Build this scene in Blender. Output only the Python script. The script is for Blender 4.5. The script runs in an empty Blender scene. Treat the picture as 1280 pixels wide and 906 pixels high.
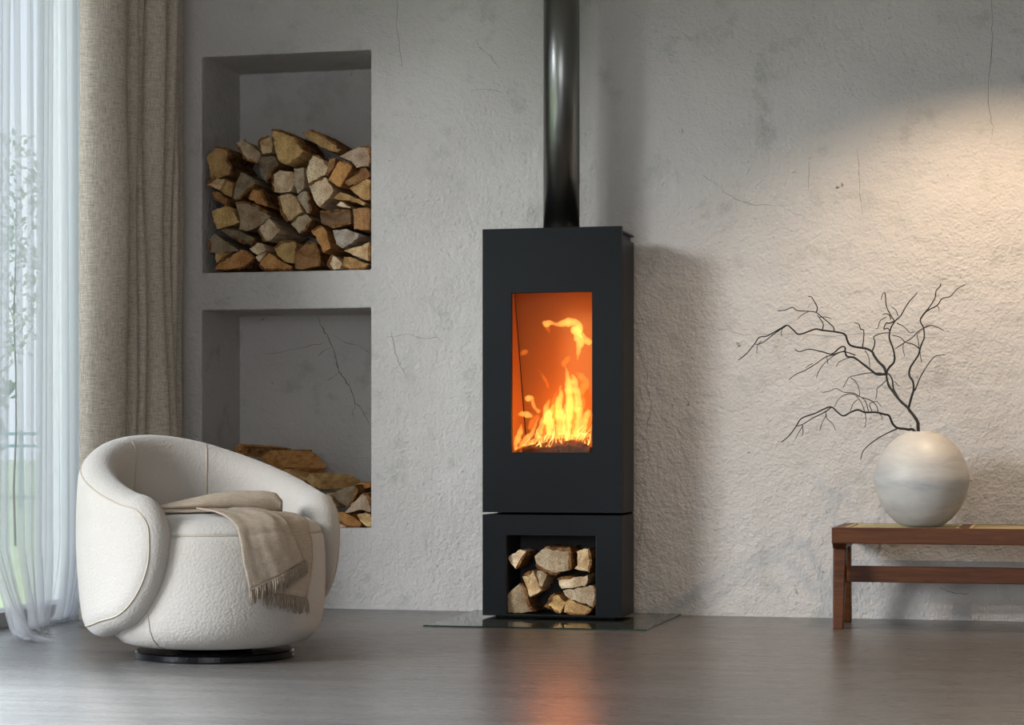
import bpy, bmesh, math, random
import numpy as np
from mathutils import Vector, Matrix, noise

random.seed(7)
scene = bpy.context.scene
COL = scene.collection
PI = math.pi

# ------------------------------------------------------------------ camera
YAW = math.radians(13.889)
cam_data = bpy.data.cameras.new('camera')
cam = bpy.data.objects.new('camera', cam_data)
COL.objects.link(cam)
cam.location = (0, -8.57, 0.67)
cam.rotation_euler = (PI / 2, 0, YAW)
cam_data.sensor_width = 36
cam_data.lens = 36 * 2750 / 1280
cam_data.shift_y = 103 / 1280
cam_data.clip_end = 400
scene.camera = cam

# ------------------------------------------------------------------ view, sky, lights
vs = scene.view_settings
vs.view_transform = 'Standard'
vs.look = 'None'
vs.gamma = 1
vs.use_curve_mapping = False
vs.exposure = 0.0
SKY_STRENGTH = 1.45
DAY_POWER = 660
NEAR_POWER = 230
REAR_POWER = 118
WARM_POWER = 112
FIRE_POWER = 2.2

world = bpy.data.worlds.new('sky')
scene.world = world
world.use_nodes = True
wn, wl = world.node_tree.nodes, world.node_tree.links
wn.clear()
w_out = wn.new('ShaderNodeOutputWorld')
w_bg = wn.new('ShaderNodeBackground')
w_tc = wn.new('ShaderNodeTexCoord')
w_sep = wn.new('ShaderNodeSeparateXYZ')
w_ramp = wn.new('ShaderNodeValToRGB')
w_ramp.color_ramp.elements[0].position = 0.0
w_ramp.color_ramp.elements[0].color = (0.74, 0.83, 0.95, 1)
w_ramp.color_ramp.elements[1].position = 0.6
w_ramp.color_ramp.elements[1].color = (0.40, 0.58, 0.92, 1)
w_noise = wn.new('ShaderNodeTexNoise')
w_noise.inputs['Scale'].default_value = 3.2
w_noise.inputs['Detail'].default_value = 8
w_cl = wn.new('ShaderNodeValToRGB')
w_cl.color_ramp.elements[0].position = 0.47
w_cl.color_ramp.elements[1].position = 0.66
w_mix = wn.new('ShaderNodeMixRGB')
w_mix.inputs['Color2'].default_value = (0.90, 0.93, 0.97, 1)
wl.new(w_tc.outputs['Generated'], w_sep.inputs[0])
wl.new(w_sep.outputs['Z'], w_ramp.inputs[0])
wl.new(w_tc.outputs['Generated'], w_noise.inputs['Vector'])
wl.new(w_noise.outputs['Fac'], w_cl.inputs[0])
wl.new(w_cl.outputs[0], w_mix.inputs['Fac'])
wl.new(w_ramp.outputs[0], w_mix.inputs['Color1'])
wl.new(w_mix.outputs[0], w_bg.inputs['Color'])
w_bg.inputs['Strength'].default_value = SKY_STRENGTH
wl.new(w_bg.outputs[0], w_out.inputs['Surface'])


def light(name, kind, loc, power, color, rot=(0, 0, 0), **kw):
    d = bpy.data.lights.new(name, kind)
    d.energy = power
    d.color = color
    for k, v in kw.items():
        setattr(d, k, v)
    o = bpy.data.objects.new(name, d)
    COL.objects.link(o)
    o.location = loc
    o.rotation_euler = rot
    return o


# daylight of the long window wall on the left (its part nearer than the curtains)
day = light('window_daylight', 'AREA', (-8.5, -9.1, 4.3), DAY_POWER, (0.95, 0.965, 1.0), (0, 0, 0),
            shape='RECTANGLE', size=3.6, size_y=2.4, spread=math.radians(120))
day.rotation_euler = Vector((6.1, 8.0, -3.2)).to_track_quat('-Z', 'Z').to_euler()
# fill lamp added outside the glass to brighten the floor beside the armchair
near = light('floor_fill', 'AREA', (-3.92, -4.15, 1.00), NEAR_POWER, (0.78, 0.89, 1.0), (0, -PI / 2 + 1.05, 0),
             shape='RECTANGLE', size=1.2, size_y=2.0, spread=math.radians(90))
# soft fill lamp added outside an opening invented behind the camera
rear = light('rear_fill', 'AREA', (-0.5, -10.75, 1.5), REAR_POWER, (0.97, 0.98, 1.0), (PI / 2, 0, 0),
             shape='RECTANGLE', size=4.0, size_y=1.8)
# directional lamp added over the house to brighten the garden only
garden_fill_sun = light('garden_fill_sun', 'SUN', (0, 6, 12), 3.2, (1.0, 0.95, 0.86), (0, 0, 0), angle=math.radians(1.0))
garden_fill_sun.rotation_euler = Vector((-0.35, -0.50, -0.80)).to_track_quat('-Z', 'Y').to_euler()
# warm ceiling spotlight over the bench, just above the frame
warm = light('bench_spotlight', 'SPOT', (-0.18, -0.76, 2.36), WARM_POWER, (1.0, 0.74, 0.50), (0, 0, 0),
             spot_size=math.radians(138), spot_blend=0.75, shadow_soft_size=0.010)


# ------------------------------------------------------------------ node helpers
def new_mat(name):
    m = bpy.data.materials.new(name)
    m.use_nodes = True
    nt = m.node_tree
    nt.nodes.clear()
    out = nt.nodes.new('ShaderNodeOutputMaterial')
    return m, nt, out


class NT:
    def __init__(self, name):
        self.m, self.nt, self.out = new_mat(name)
        self.tc = None

    def n(self, t, **kw):
        nd = self.nt.nodes.new('ShaderNode' + t)
        for k, v in kw.items():
            if k in nd.inputs.keys():
                nd.inputs[k].default_value = v
            else:
                setattr(nd, k, v)
        return nd

    def l(self, a, b):
        self.nt.links.new(a, b)

    def coord(self, scale=(1, 1, 1), rot=(0, 0, 0), rnd=0.0, out='Object'):
        tc = self.n('TexCoord')
        mp = self.n('Mapping')
        mp.inputs['Scale'].default_value = scale
        mp.inputs['Rotation'].default_value = rot
        self.l(tc.outputs[out], mp.inputs['Vector'])
        if rnd:
            oi = self.n('ObjectInfo')
            mu = self.n('Math', operation='MULTIPLY')
            mu.inputs[1].default_value = rnd
            self.l(oi.outputs['Random'], mu.inputs[0])
            self.l(mu.outputs[0], mp.inputs['Location'])
        return mp.outputs[0]

    def noise(self, vec, scale, detail=4, rough=0.55, dist=0.0):
        t = self.n('TexNoise')
        t.inputs['Scale'].default_value = scale
        t.inputs['Detail'].default_value = detail
        t.inputs['Roughness'].default_value = rough
        t.inputs['Distortion'].default_value = dist
        self.l(vec, t.inputs['Vector'])
        return t.outputs['Fac']

    def ramp(self, fac, stops):
        r = self.n('ValToRGB')
        els = r.color_ramp.elements
        while len(els) < len(stops):
            els.new(0.5)
        for e, (p, c) in zip(els, stops):
            e.position = p
            e.color = (*c, 1) if len(c) == 3 else c
        self.l(fac, r.inputs[0])
        return r.outputs[0]

    def mix(self, fac, a, b, mode='MIX'):
        x = self.n('MixRGB', blend_type=mode)
        for i, s in ((0, fac), (1, a), (2, b)):
            if isinstance(s, (int, float)):
                x.inputs[i].default_value = s
            elif isinstance(s, tuple):
                x.inputs[i].default_value = (*s, 1)
            else:
                self.l(s, x.inputs[i])
        return x.outputs[0]

    def math(self, op, a, b=0.0):
        x = self.n('Math', operation=op)
        for i, s in ((0, a), (1, b)):
            if isinstance(s, (int, float)):
                x.inputs[i].default_value = s
            else:
                self.l(s, x.inputs[i])
        return x.outputs[0]

    def bump(self, h, strength, dist, prev=None):
        b = self.n('Bump')
        b.inputs['Strength'].default_value = strength
        b.inputs['Distance'].default_value = dist
        self.l(h, b.inputs['Height'])
        if prev is not None:
            self.l(prev, b.inputs['Normal'])
        return b.outputs[0]

    def bsdf(self, color, rough=0.6, metal=0.0, normal=None, spec=0.5, **kw):
        p = self.n('BsdfPrincipled')
        for nm, s in (('Base Color', color), ('Roughness', rough), ('Metallic', metal)):
            if isinstance(s, (int, float)):
                p.inputs[nm].default_value = s
            elif isinstance(s, tuple):
                p.inputs[nm].default_value = (*s, 1)
            else:
                self.l(s, p.inputs[nm])
        p.inputs['Specular IOR Level'].default_value = spec
        for k, v in kw.items():
            p.inputs[k].default_value = v
        if normal is not None:
            self.l(normal, p.inputs['Normal'])
        return p

    def done(self, sh):
        self.l(sh.outputs[0], self.out.inputs['Surface'])
        return self.m


# ------------------------------------------------------------------ materials
def m_plaster():
    t = NT('plaster')
    v = t.coord()
    big = t.noise(v, 0.9, 5, 0.6)
    med = t.noise(v, 6, 6, 0.62)
    st = t.noise(v, 46, 5, 0.62)
    fine = t.noise(v, 95, 2, 0.5)
    trow = t.noise(v, 11, 5, 0.55)
    gr = t.n('TexVoronoi')
    gr.inputs['Scale'].default_value = 85
    t.l(v, gr.inputs['Vector'])
    col = t.ramp(big, [(0.30, (0.46, 0.43, 0.405)), (0.72, (0.565, 0.535, 0.51))])
    col = t.mix(t.ramp(med, [(0.30, (1, 1, 1)), (0.44, (0, 0, 0))]), col, (0.40, 0.385, 0.355))
    pit = t.ramp(t.noise(v, 26, 6, 0.7, 0.4), [(0.26, (1, 1, 1)), (0.325, (0, 0, 0))])
    col = t.mix(t.math('MULTIPLY', pit, 0.75), col, (0.16, 0.14, 0.11))
    patch = t.ramp(t.noise(v, 1.6, 3, 0.5), [(0.35, (0.25, 0.25, 0.25)), (0.65, (1, 1, 1))])
    h = t.math('ADD', t.math('MULTIPLY', t.math('MULTIPLY', st, patch), 0.75), t.math('MULTIPLY', gr.outputs['Distance'], -0.13))
    h = t.math('ADD', h, t.math('MULTIPLY', trow, 0.9))
    h = t.math('SUBTRACT', h, t.math('MULTIPLY', pit, 0.35))
    nm = t.bump(h, 0.95, 0.016)
    return t.done(t.bsdf(col, 0.9, normal=nm, spec=0.2))


def m_floor():
    t = NT('floor_finish')
    v = t.coord((0.5, 3.5, 1))
    a = t.noise(v, 2.2, 8, 0.62, 0.4)
    b = t.noise(t.coord((1.2, 14, 1)), 5, 6, 0.7)
    col = t.ramp(a, [(0.30, (0.088, 0.079, 0.074)), (0.70, (0.142, 0.130, 0.122))])
    col = t.mix(t.ramp(b, [(0.28, (0.55, 0.55, 0.55)), (0.40, (0, 0, 0))]), col, (0.055, 0.046, 0.040))
    spk = t.ramp(t.noise(t.coord((1, 2.5, 1)), 55, 3, 0.6), [(0.76, (0, 0, 0)), (0.80, (0.5, 0.5, 0.5))])
    col = t.mix(spk, col, (0.35, 0.33, 0.31))
    r = t.ramp(b, [(0.3, (0.34,) * 3), (0.7, (0.24,) * 3)])
    nm = t.bump(b, 0.05, 0.004)
    return t.done(t.bsdf(col, r, normal=nm, spec=0.55))


def m_boucle():
    t = NT('boucle')
    v = t.coord()
    vo = t.n('TexVoronoi')
    vo.inputs['Scale'].default_value = 115
    t.l(v, vo.inputs['Vector'])
    n1 = t.noise(v, 125, 2, 0.5)
    n2 = t.noise(v, 3, 3)
    col = t.ramp(n2, [(0.3, (0.425, 0.388, 0.352)), (0.7, (0.468, 0.430, 0.392))])
    col = t.mix(t.ramp(vo.outputs['Distance'], [(0.25, (0, 0, 0)), (0.75, (0.4, 0.4, 0.4))]), col, (0.42, 0.38, 0.335))
    h = t.math('ADD', t.math('MULTIPLY', vo.outputs['Distance'], -1.0), t.math('MULTIPLY', n1, 0.25))
    nm = t.bump(h, 0.22, 0.006)
    return t.done(t.bsdf(col, 0.95, normal=nm, spec=0.1, **{'Sheen Weight': 0.25}))


def m_seam():
    t = NT('seam_thread')
    return t.done(t.bsdf((0.42, 0.36, 0.29), 0.95, spec=0.1))


def m_linen(name, c1, c2, scale=1.0, bump=0.5, out='Object'):
    t = NT(name)
    a = t.noise(t.coord((30, 30, 420), out=out), scale, 3, 0.7)
    b = t.noise(t.coord((420, 420, 30), out=out), scale, 3, 0.7)
    f = t.math('MULTIPLY', t.math('ADD', a, b), 0.5)
    col = t.ramp(f, [(0.36, c1), (0.64, c2)])
    nm = t.bump(f, bump, 0.004)
    return t.done(t.bsdf(col, 0.95, normal=nm, spec=0.1))


def m_sheer():
    t = NT('sheer_fabric')
    tr = t.n('BsdfTransparent')
    df = t.n('BsdfDiffuse')
    tl = t.n('BsdfTranslucent')
    tr.inputs[0].default_value = (0.985, 0.985, 0.99, 1)
    df.inputs[0].default_value = (0.72, 0.73, 0.75, 1)
    tl.inputs[0].default_value = (0.64, 0.655, 0.68, 1)
    ms = t.n('MixShader')
    ms.inputs[0].default_value = 0.55
    t.l(df.outputs[0], ms.inputs[1])
    t.l(tl.outputs[0], ms.inputs[2])
    m2 = t.n('MixShader')
    m2.inputs[0].default_value = 0.38
    t.l(tr.outputs[0], m2.inputs[1])
    t.l(ms.outputs[0], m2.inputs[2])
    return t.done(m2)


def m_glass(name, tint, ior=1.45):
    t = NT(name)
    tr = t.n('BsdfTransparent')
    tr.inputs[0].default_value = (*tint, 1)
    gl = t.n('BsdfGlossy')
    gl.inputs['Roughness'].default_value = 0.02
    fr = t.n('Fresnel')
    # the same glancing reflection from either face of the thin sheet
    ge = t.n('NewGeometry')
    io = t.math('ADD', ior, t.math('MULTIPLY', ge.outputs['Backfacing'], 1 / ior - ior))
    t.l(io, fr.inputs['IOR'])
    ms = t.n('MixShader')
    t.l(fr.outputs[0], ms.inputs[0])
    t.l(tr.outputs[0], ms.inputs[1])
    t.l(gl.outputs[0], ms.inputs[2])
    return t.done(ms)


def m_simple(name, col, rough=0.5, metal=0.0, spec=0.5, bump=None):
    t = NT(name)
    nm = None
    if bump:
        nm = t.bump(t.noise(t.coord(), bump[0], 4), bump[1], 0.003)
    return t.done(t.bsdf(col, rough, metal, nm, spec))


def m_black_steel():
    t = NT('black_steel')
    n = t.noise(t.coord(), 420, 2)
    c = t.ramp(t.noise(t.coord(), 2.5, 3), [(0.3, (0.0065, 0.0078, 0.0092)), (0.7, (0.0085, 0.0100, 0.0115))])
    return t.done(t.bsdf(c, 0.40, 0.0, t.bump(n, 0.04, 0.001), 0.10))


def m_wood_end():
    t = NT('split_wood')
    oi = t.n('ObjectInfo')
    v = t.coord((1, 0.25, 1), rnd=0.06)
    wv = t.n('TexWave', wave_type='RINGS', rings_direction='Y')
    wv.inputs['Scale'].default_value = 34
    wv.inputs['Distortion'].default_value = 6.0
    wv.inputs['Detail'].default_value = 4
    wv.inputs['Detail Scale'].default_value = 1.4
    t.l(v, wv.inputs['Vector'])
    n1 = t.noise(v, 24, 6, 0.65)
    n2 = t.noise(v, 190, 4, 0.7)
    dark = t.mix(0.85, oi.outputs['Color'], (0.30, 0.155, 0.06), 'MULTIPLY')
    dk = t.mix(0.60, oi.outputs['Color'], dark)
    f = t.math('ADD', t.math('MULTIPLY', wv.outputs['Fac'], 0.13), t.math('MULTIPLY', n1, 1.15))
    col = t.mix(t.ramp(f, [(0.43, (1, 1, 1)), (0.74, (0, 0, 0))]), oi.outputs['Color'], dk)
    col = t.mix(t.ramp(n2, [(0.32, (0.85, 0.85, 0.85)), (0.52, (0, 0, 0))]), col, dark)
    stain = t.ramp(t.noise(v, 9, 3, 0.6), [(0.32, (0.75,) * 3), (0.48, (0, 0, 0))])
    col = t.mix(stain, col, dark)
    crk = t.ramp(t.noise(t.coord((7, 1, 34), (0, 1.1, 0), rnd=5.0), 1.3, 4, 0.6), [(0.27, (0.85,) * 3), (0.31, (0, 0, 0))])
    col = t.mix(crk, col, (0.05, 0.028, 0.014))
    h = t.math('ADD', t.math('MULTIPLY', wv.outputs['Fac'], 0.06), t.math('ADD', n1, t.math('MULTIPLY', n2, 0.6)))
    nm = t.bump(h, 0.8, 0.006)
    return t.done(t.bsdf(col, 0.85, normal=nm, spec=0.2))


def m_wood_side():
    t = NT('split_wood_side')
    oi = t.n('ObjectInfo')
    n1 = t.noise(t.coord((60, 5, 60), rnd=2.0), 1.0, 5, 0.7)
    dark = t.mix(0.8, oi.outputs['Color'], (0.45, 0.24, 0.09), 'MULTIPLY')
    col = t.mix(t.ramp(n1, [(0.32, (1, 1, 1)), (0.60, (0, 0, 0))]), oi.outputs['Color'], dark)
    nm = t.bump(n1, 0.7, 0.006)
    return t.done(t.bsdf(col, 0.85, normal=nm, spec=0.2))


def m_bark():
    t = NT('bark')
    v = t.coord((1, 0.4, 1), rnd=2.0)
    n1 = t.noise(v, 45, 6, 0.7)
    col = t.ramp(n1, [(0.34, (0.045, 0.02, 0.009)), (0.50, (0.22, 0.10, 0.034)), (0.70, (0.44, 0.225, 0.085))])
    nm = t.bump(n1, 1.0, 0.012)
    return t.done(t.bsdf(col, 0.9, normal=nm, spec=0.15))


def m_teak():
    t = NT('teak')
    v = t.coord((3, 45, 45))
    n1 = t.noise(v, 1.2, 6, 0.65, 0.6)
    n2 = t.noise(t.coord((1.5, 8, 8)), 2, 4)
    col = t.ramp(n1, [(0.30, (0.034, 0.008, 0.0025)), (0.55, (0.096, 0.028, 0.0065)), (0.75, (0.15, 0.052, 0.014))])
    col = t.mix(t.ramp(n2, [(0.35, (0.5,) * 3), (0.6, (0, 0, 0))]), col, (0.10, 0.032, 0.012))
    return t.done(t.bsdf(col, 0.42, normal=t.bump(n1, 0.12, 0.003), spec=0.22))


def m_vase():
    t = NT('glazed_clay')
    v = t.coord((1.5, 1.5, 6))
    n1 = t.noise(v, 3.0, 6, 0.6, 0.5)
    n2 = t.noise(t.coord((1, 1, 12)), 16, 5, 0.7)
    col = t.ramp(n1, [(0.30, (0.37, 0.35, 0.35)), (0.5, (0.49, 0.465, 0.43)), (0.72, (0.57, 0.54, 0.475))])
    col = t.mix(t.ramp(n2, [(0.28, (0.7,) * 3), (0.40, (0, 0, 0))]), col, (0.42, 0.37, 0.33))
    r = t.ramp(n2, [(0.3, (0.55,) * 3), (0.7, (0.36,) * 3)])
    return t.done(t.bsdf(col, r, normal=t.bump(n2, 0.12, 0.003), spec=0.4))


def m_flame(name, col, strength):
    t = NT(name)
    e = t.n('Emission')
    e.inputs['Color'].default_value = (*col, 1)
    e.inputs['Strength'].default_value = strength
    t.l(e.outputs[0], t.out.inputs['Volume'])
    return t.m


def m_leaf(name, c1, c2):
    t = NT(name)
    n = t.noise(t.coord(), 3, 3)
    col = t.ramp(n, [(0.35, c1), (0.65, c2)])
    return t.done(t.bsdf(col, 0.7, spec=0.2))


M = dict(
    plaster=m_plaster(), floor=m_floor(), boucle=m_boucle(), seam=m_seam(),
    curtain=m_linen('linen_curtain', (0.29, 0.245, 0.20), (0.76, 0.675, 0.575), 1.0, 0.6),
    throw=m_linen('linen_throw', (0.30, 0.235, 0.175), (0.47, 0.385, 0.30), 1.3, 0.5),
    fringe=m_linen('linen_fringe', (0.17, 0.13, 0.095), (0.34, 0.27, 0.205), 1.3, 0.5),
    sheer=m_sheer(),
    pane=m_glass('window_glass', (0.97, 0.985, 0.98)),
    hearth=m_glass('hearth_glass', (0.80, 0.86, 0.82), 2.1),
    hearth_edge=m_simple('glass_edge', (0.020, 0.045, 0.034), 0.15),
    door_glass=m_glass('stove_glass', (0.97, 0.95, 0.93), 1.2),
    steel=m_black_steel(),
    inner=m_simple('black_inside', (0.006, 0.006, 0.007), 0.6),
    pipe=m_simple('flue_metal', (0.20, 0.20, 0.19), 0.30, 1.0),
    disc=m_simple('dark_metal', (0.03, 0.03, 0.032), 0.22, 1.0),
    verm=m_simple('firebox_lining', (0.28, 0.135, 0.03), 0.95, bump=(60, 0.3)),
    ember=m_simple('charred_wood', (0.075, 0.034, 0.018), 0.95, bump=(50, 0.9)),
    joint=m_simple('lining_joint', (0.004, 0.003, 0.003), 1.0),
    wend=m_wood_end(), wside=m_wood_side(), bark=m_bark(),
    teak=m_teak(), cane=m_simple('cane', (0.40, 0.32, 0.15), 0.6, bump=(200, 0.2)),
    vase=m_vase(), twig=m_simple('black_twig', (0.007, 0.006, 0.0055), 0.7, bump=(150, 0.4)),
    crack=m_simple('crack_dark', (0.14, 0.125, 0.105), 1.0, spec=0.0),
    frame=m_simple('frame_grey', (0.30, 0.30, 0.30), 0.5),
    white_wall=m_simple('outdoor_render', (0.60, 0.61, 0.62), 0.9, bump=(40, 0.3)),
    ceiling=m_simple('ceiling_paint', (0.5, 0.48, 0.46), 0.95),
    room=m_simple('room_paint', (0.60, 0.57, 0.54), 0.95),
    lawn=m_leaf('lawn_green', (0.36, 0.44, 0.24), (0.52, 0.58, 0.36)),
    leaf1=m_leaf('leaf_green', (0.24, 0.33, 0.18), (0.38, 0.47, 0.27)),
    leaf2=m_leaf('leaf_grey_green', (0.36, 0.41, 0.33), (0.48, 0.53, 0.42)),
    trunk=m_simple('trunk_brown', (0.11, 0.085, 0.06), 0.9),
    rail=m_simple('teal_paint', (0.16, 0.42, 0.40), 0.5),
    flower=m_simple('yellow_petals', (0.75, 0.55, 0.06), 0.7),
    hot=m_flame('flame_yellow', (1.0, 0.40, 0.075), 62),
    hot2=m_flame('flame_filament', (1.0, 0.58, 0.16), 210),
    warm=m_flame('flame_orange', (1.0, 0.24, 0.025), 26),
)


# ------------------------------------------------------------------ mesh helpers
class MB:
    """Collects vertices and faces; build() links them as one mesh object."""

    def __init__(self):
        self.v, self.f, self.mi = [], [], []

    def face(self, idx, mi=0):
        self.f.append(idx)
        self.mi.append(mi)

    def add(self, verts, faces, mi=0):
        b = len(self.v)
        self.v.extend(tuple(x) for x in verts)
        for f in faces:
            self.face([b + i for i in f], mi)

    def box(self, x0, x1, y0, y1, z0, z1, mi=0):
        vs_ = [(x, y, z) for z in (z0, z1) for y in (y0, y1) for x in (x0, x1)]
        self.add(vs_, [(0, 2, 3, 1), (4, 5, 7, 6), (0, 1, 5, 4), (2, 6, 7, 3), (0, 4, 6, 2), (1, 3, 7, 5)], mi)

    def hexa(self, bottom, top, mi=0):
        self.add(list(bottom) + list(top), [(3, 2, 1, 0), (4, 5, 6, 7), (0, 1, 5, 4), (1, 2, 6, 5), (2, 3, 7, 6), (3, 0, 4, 7)], mi)

    def tube(self, pts, rad, n=6, mi=0, flat=1.0, up=None, caps=True):
        pts = [Vector(p) for p in pts]
        if not hasattr(rad, '__len__'):
            rad = [rad] * len(pts)
        rings = []
        prev = None
        for i, p in enumerate(pts):
            d = (pts[min(i + 1, len(pts) - 1)] - pts[max(i - 1, 0)])
            d = d.normalized() if d.length > 1e-9 else Vector((0, 0, 1))
            ref = Vector(up) if up else (prev if prev is not None else (Vector((0, 1, 0)) if abs(d.y) < 0.9 else Vector((1, 0, 0))))
            a = ref - d * ref.dot(d)
            if a.length < 1e-6:
                a = d.orthogonal()
            a.normalize()
            prev = a
            c = d.cross(a)
            rings.append([p + (a * math.cos(2 * PI * k / n) * flat + c * math.sin(2 * PI * k / n)) * rad[i] for k in range(n)])
        b = len(self.v)
        for r in rings:
            self.v.extend(tuple(x) for x in r)
        for i in range(len(pts) - 1):
            for k in range(n):
                k2 = (k + 1) % n
                self.face([b + i * n + k, b + i * n + k2, b + (i + 1) * n + k2, b + (i + 1) * n + k], mi)
        if caps:
            self.face([b + k for k in range(n)][::-1], mi)
            e = b + (len(pts) - 1) * n
            self.face([e + k for k in range(n)], mi)

    def lathe(self, prof, n=48, mi=0, c=(0, 0, 0)):
        b = len(self.v)
        for r, z in prof:
            for k in range(n):
                a = 2 * PI * k / n
                self.v.append((c[0] + r * math.cos(a), c[1] + r * math.sin(a), c[2] + z))
        for i in range(len(prof) - 1):
            for k in range(n):
                k2 = (k + 1) % n
                self.face([b + i * n + k, b + i * n + k2, b + (i + 1) * n + k2, b + (i + 1) * n + k], mi)
        if prof[0][0] > 1e-5:
            self.face([b + k for k in range(n)][::-1], mi)
        if prof[-1][0] > 1e-5:
            e = b + (len(prof) - 1) * n
            self.face([e + k for k in range(n)], mi)

    def grid(self, P, mi=0):
        """P: rows of points."""
        b = len(self.v)
        m = len(P[0])
        for row in P:
            self.v.extend(tuple(x) for x in row)
        for i in range(len(P) - 1):
            for j in range(m - 1):
                self.face([b + i * m + j, b + i * m + j + 1, b + (i + 1) * m + j + 1, b + (i + 1) * m + j], mi)

    def build(self, name, mats, parent=None, smooth=False, origin=None, merge=0.0, normals=False):
        me = bpy.data.meshes.new(name)
        o3 = Vector(origin) if origin else None
        vs_ = [tuple(Vector(v) - o3) for v in self.v] if o3 else self.v
        me.from_pydata(vs_, [], self.f)
        for m_ in (mats if isinstance(mats, (list, tuple)) else [mats]):
            me.materials.append(m_)
        me.polygons.foreach_set('material_index', self.mi)
        if merge or normals:
            bm = bmesh.new()
            bm.from_mesh(me)
            if merge:
                bmesh.ops.remove_doubles(bm, verts=bm.verts, dist=merge)
            bmesh.ops.recalc_face_normals(bm, faces=bm.faces)
            bm.to_mesh(me)
            bm.free()
        if smooth:
            me.polygons.foreach_set('use_smooth', [True] * len(me.polygons))
        me.update()
        ob = bpy.data.objects.new(name, me)
        COL.objects.link(ob)
        if o3:
            ob.location = o3
        if parent is not None:
            ob.parent = parent
        return ob


def tag(o, label=None, cat=None, group=None, kind=None):
    for k, v in (('label', label), ('category', cat), ('group', group), ('kind', kind)):
        if v:
            o[k] = v
    return o


def empty(name, loc, rz=0.0, label=None, cat=None, group=None, kind=None):
    o = bpy.data.objects.new(name, None)
    COL.objects.link(o)
    o.location = loc
    o.rotation_euler = (0, 0, rz)
    return tag(o, label, cat, group, kind)


def bevel(o, w, seg=2, angle=35):
    b = o.modifiers.new('bevel', 'BEVEL')
    b.width = w
    b.segments = seg
    b.limit_method = 'ANGLE'
    b.angle_limit = math.radians(angle)
    return o


def inv(parent_loc):
    """Parts below are written in world metres; shift to the parent's base."""
    return Vector(parent_loc)


def local(mb, base):
    b = Vector(base)
    mb.v = [tuple(Vector(v) - b) for v in mb.v]
    return mb


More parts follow.
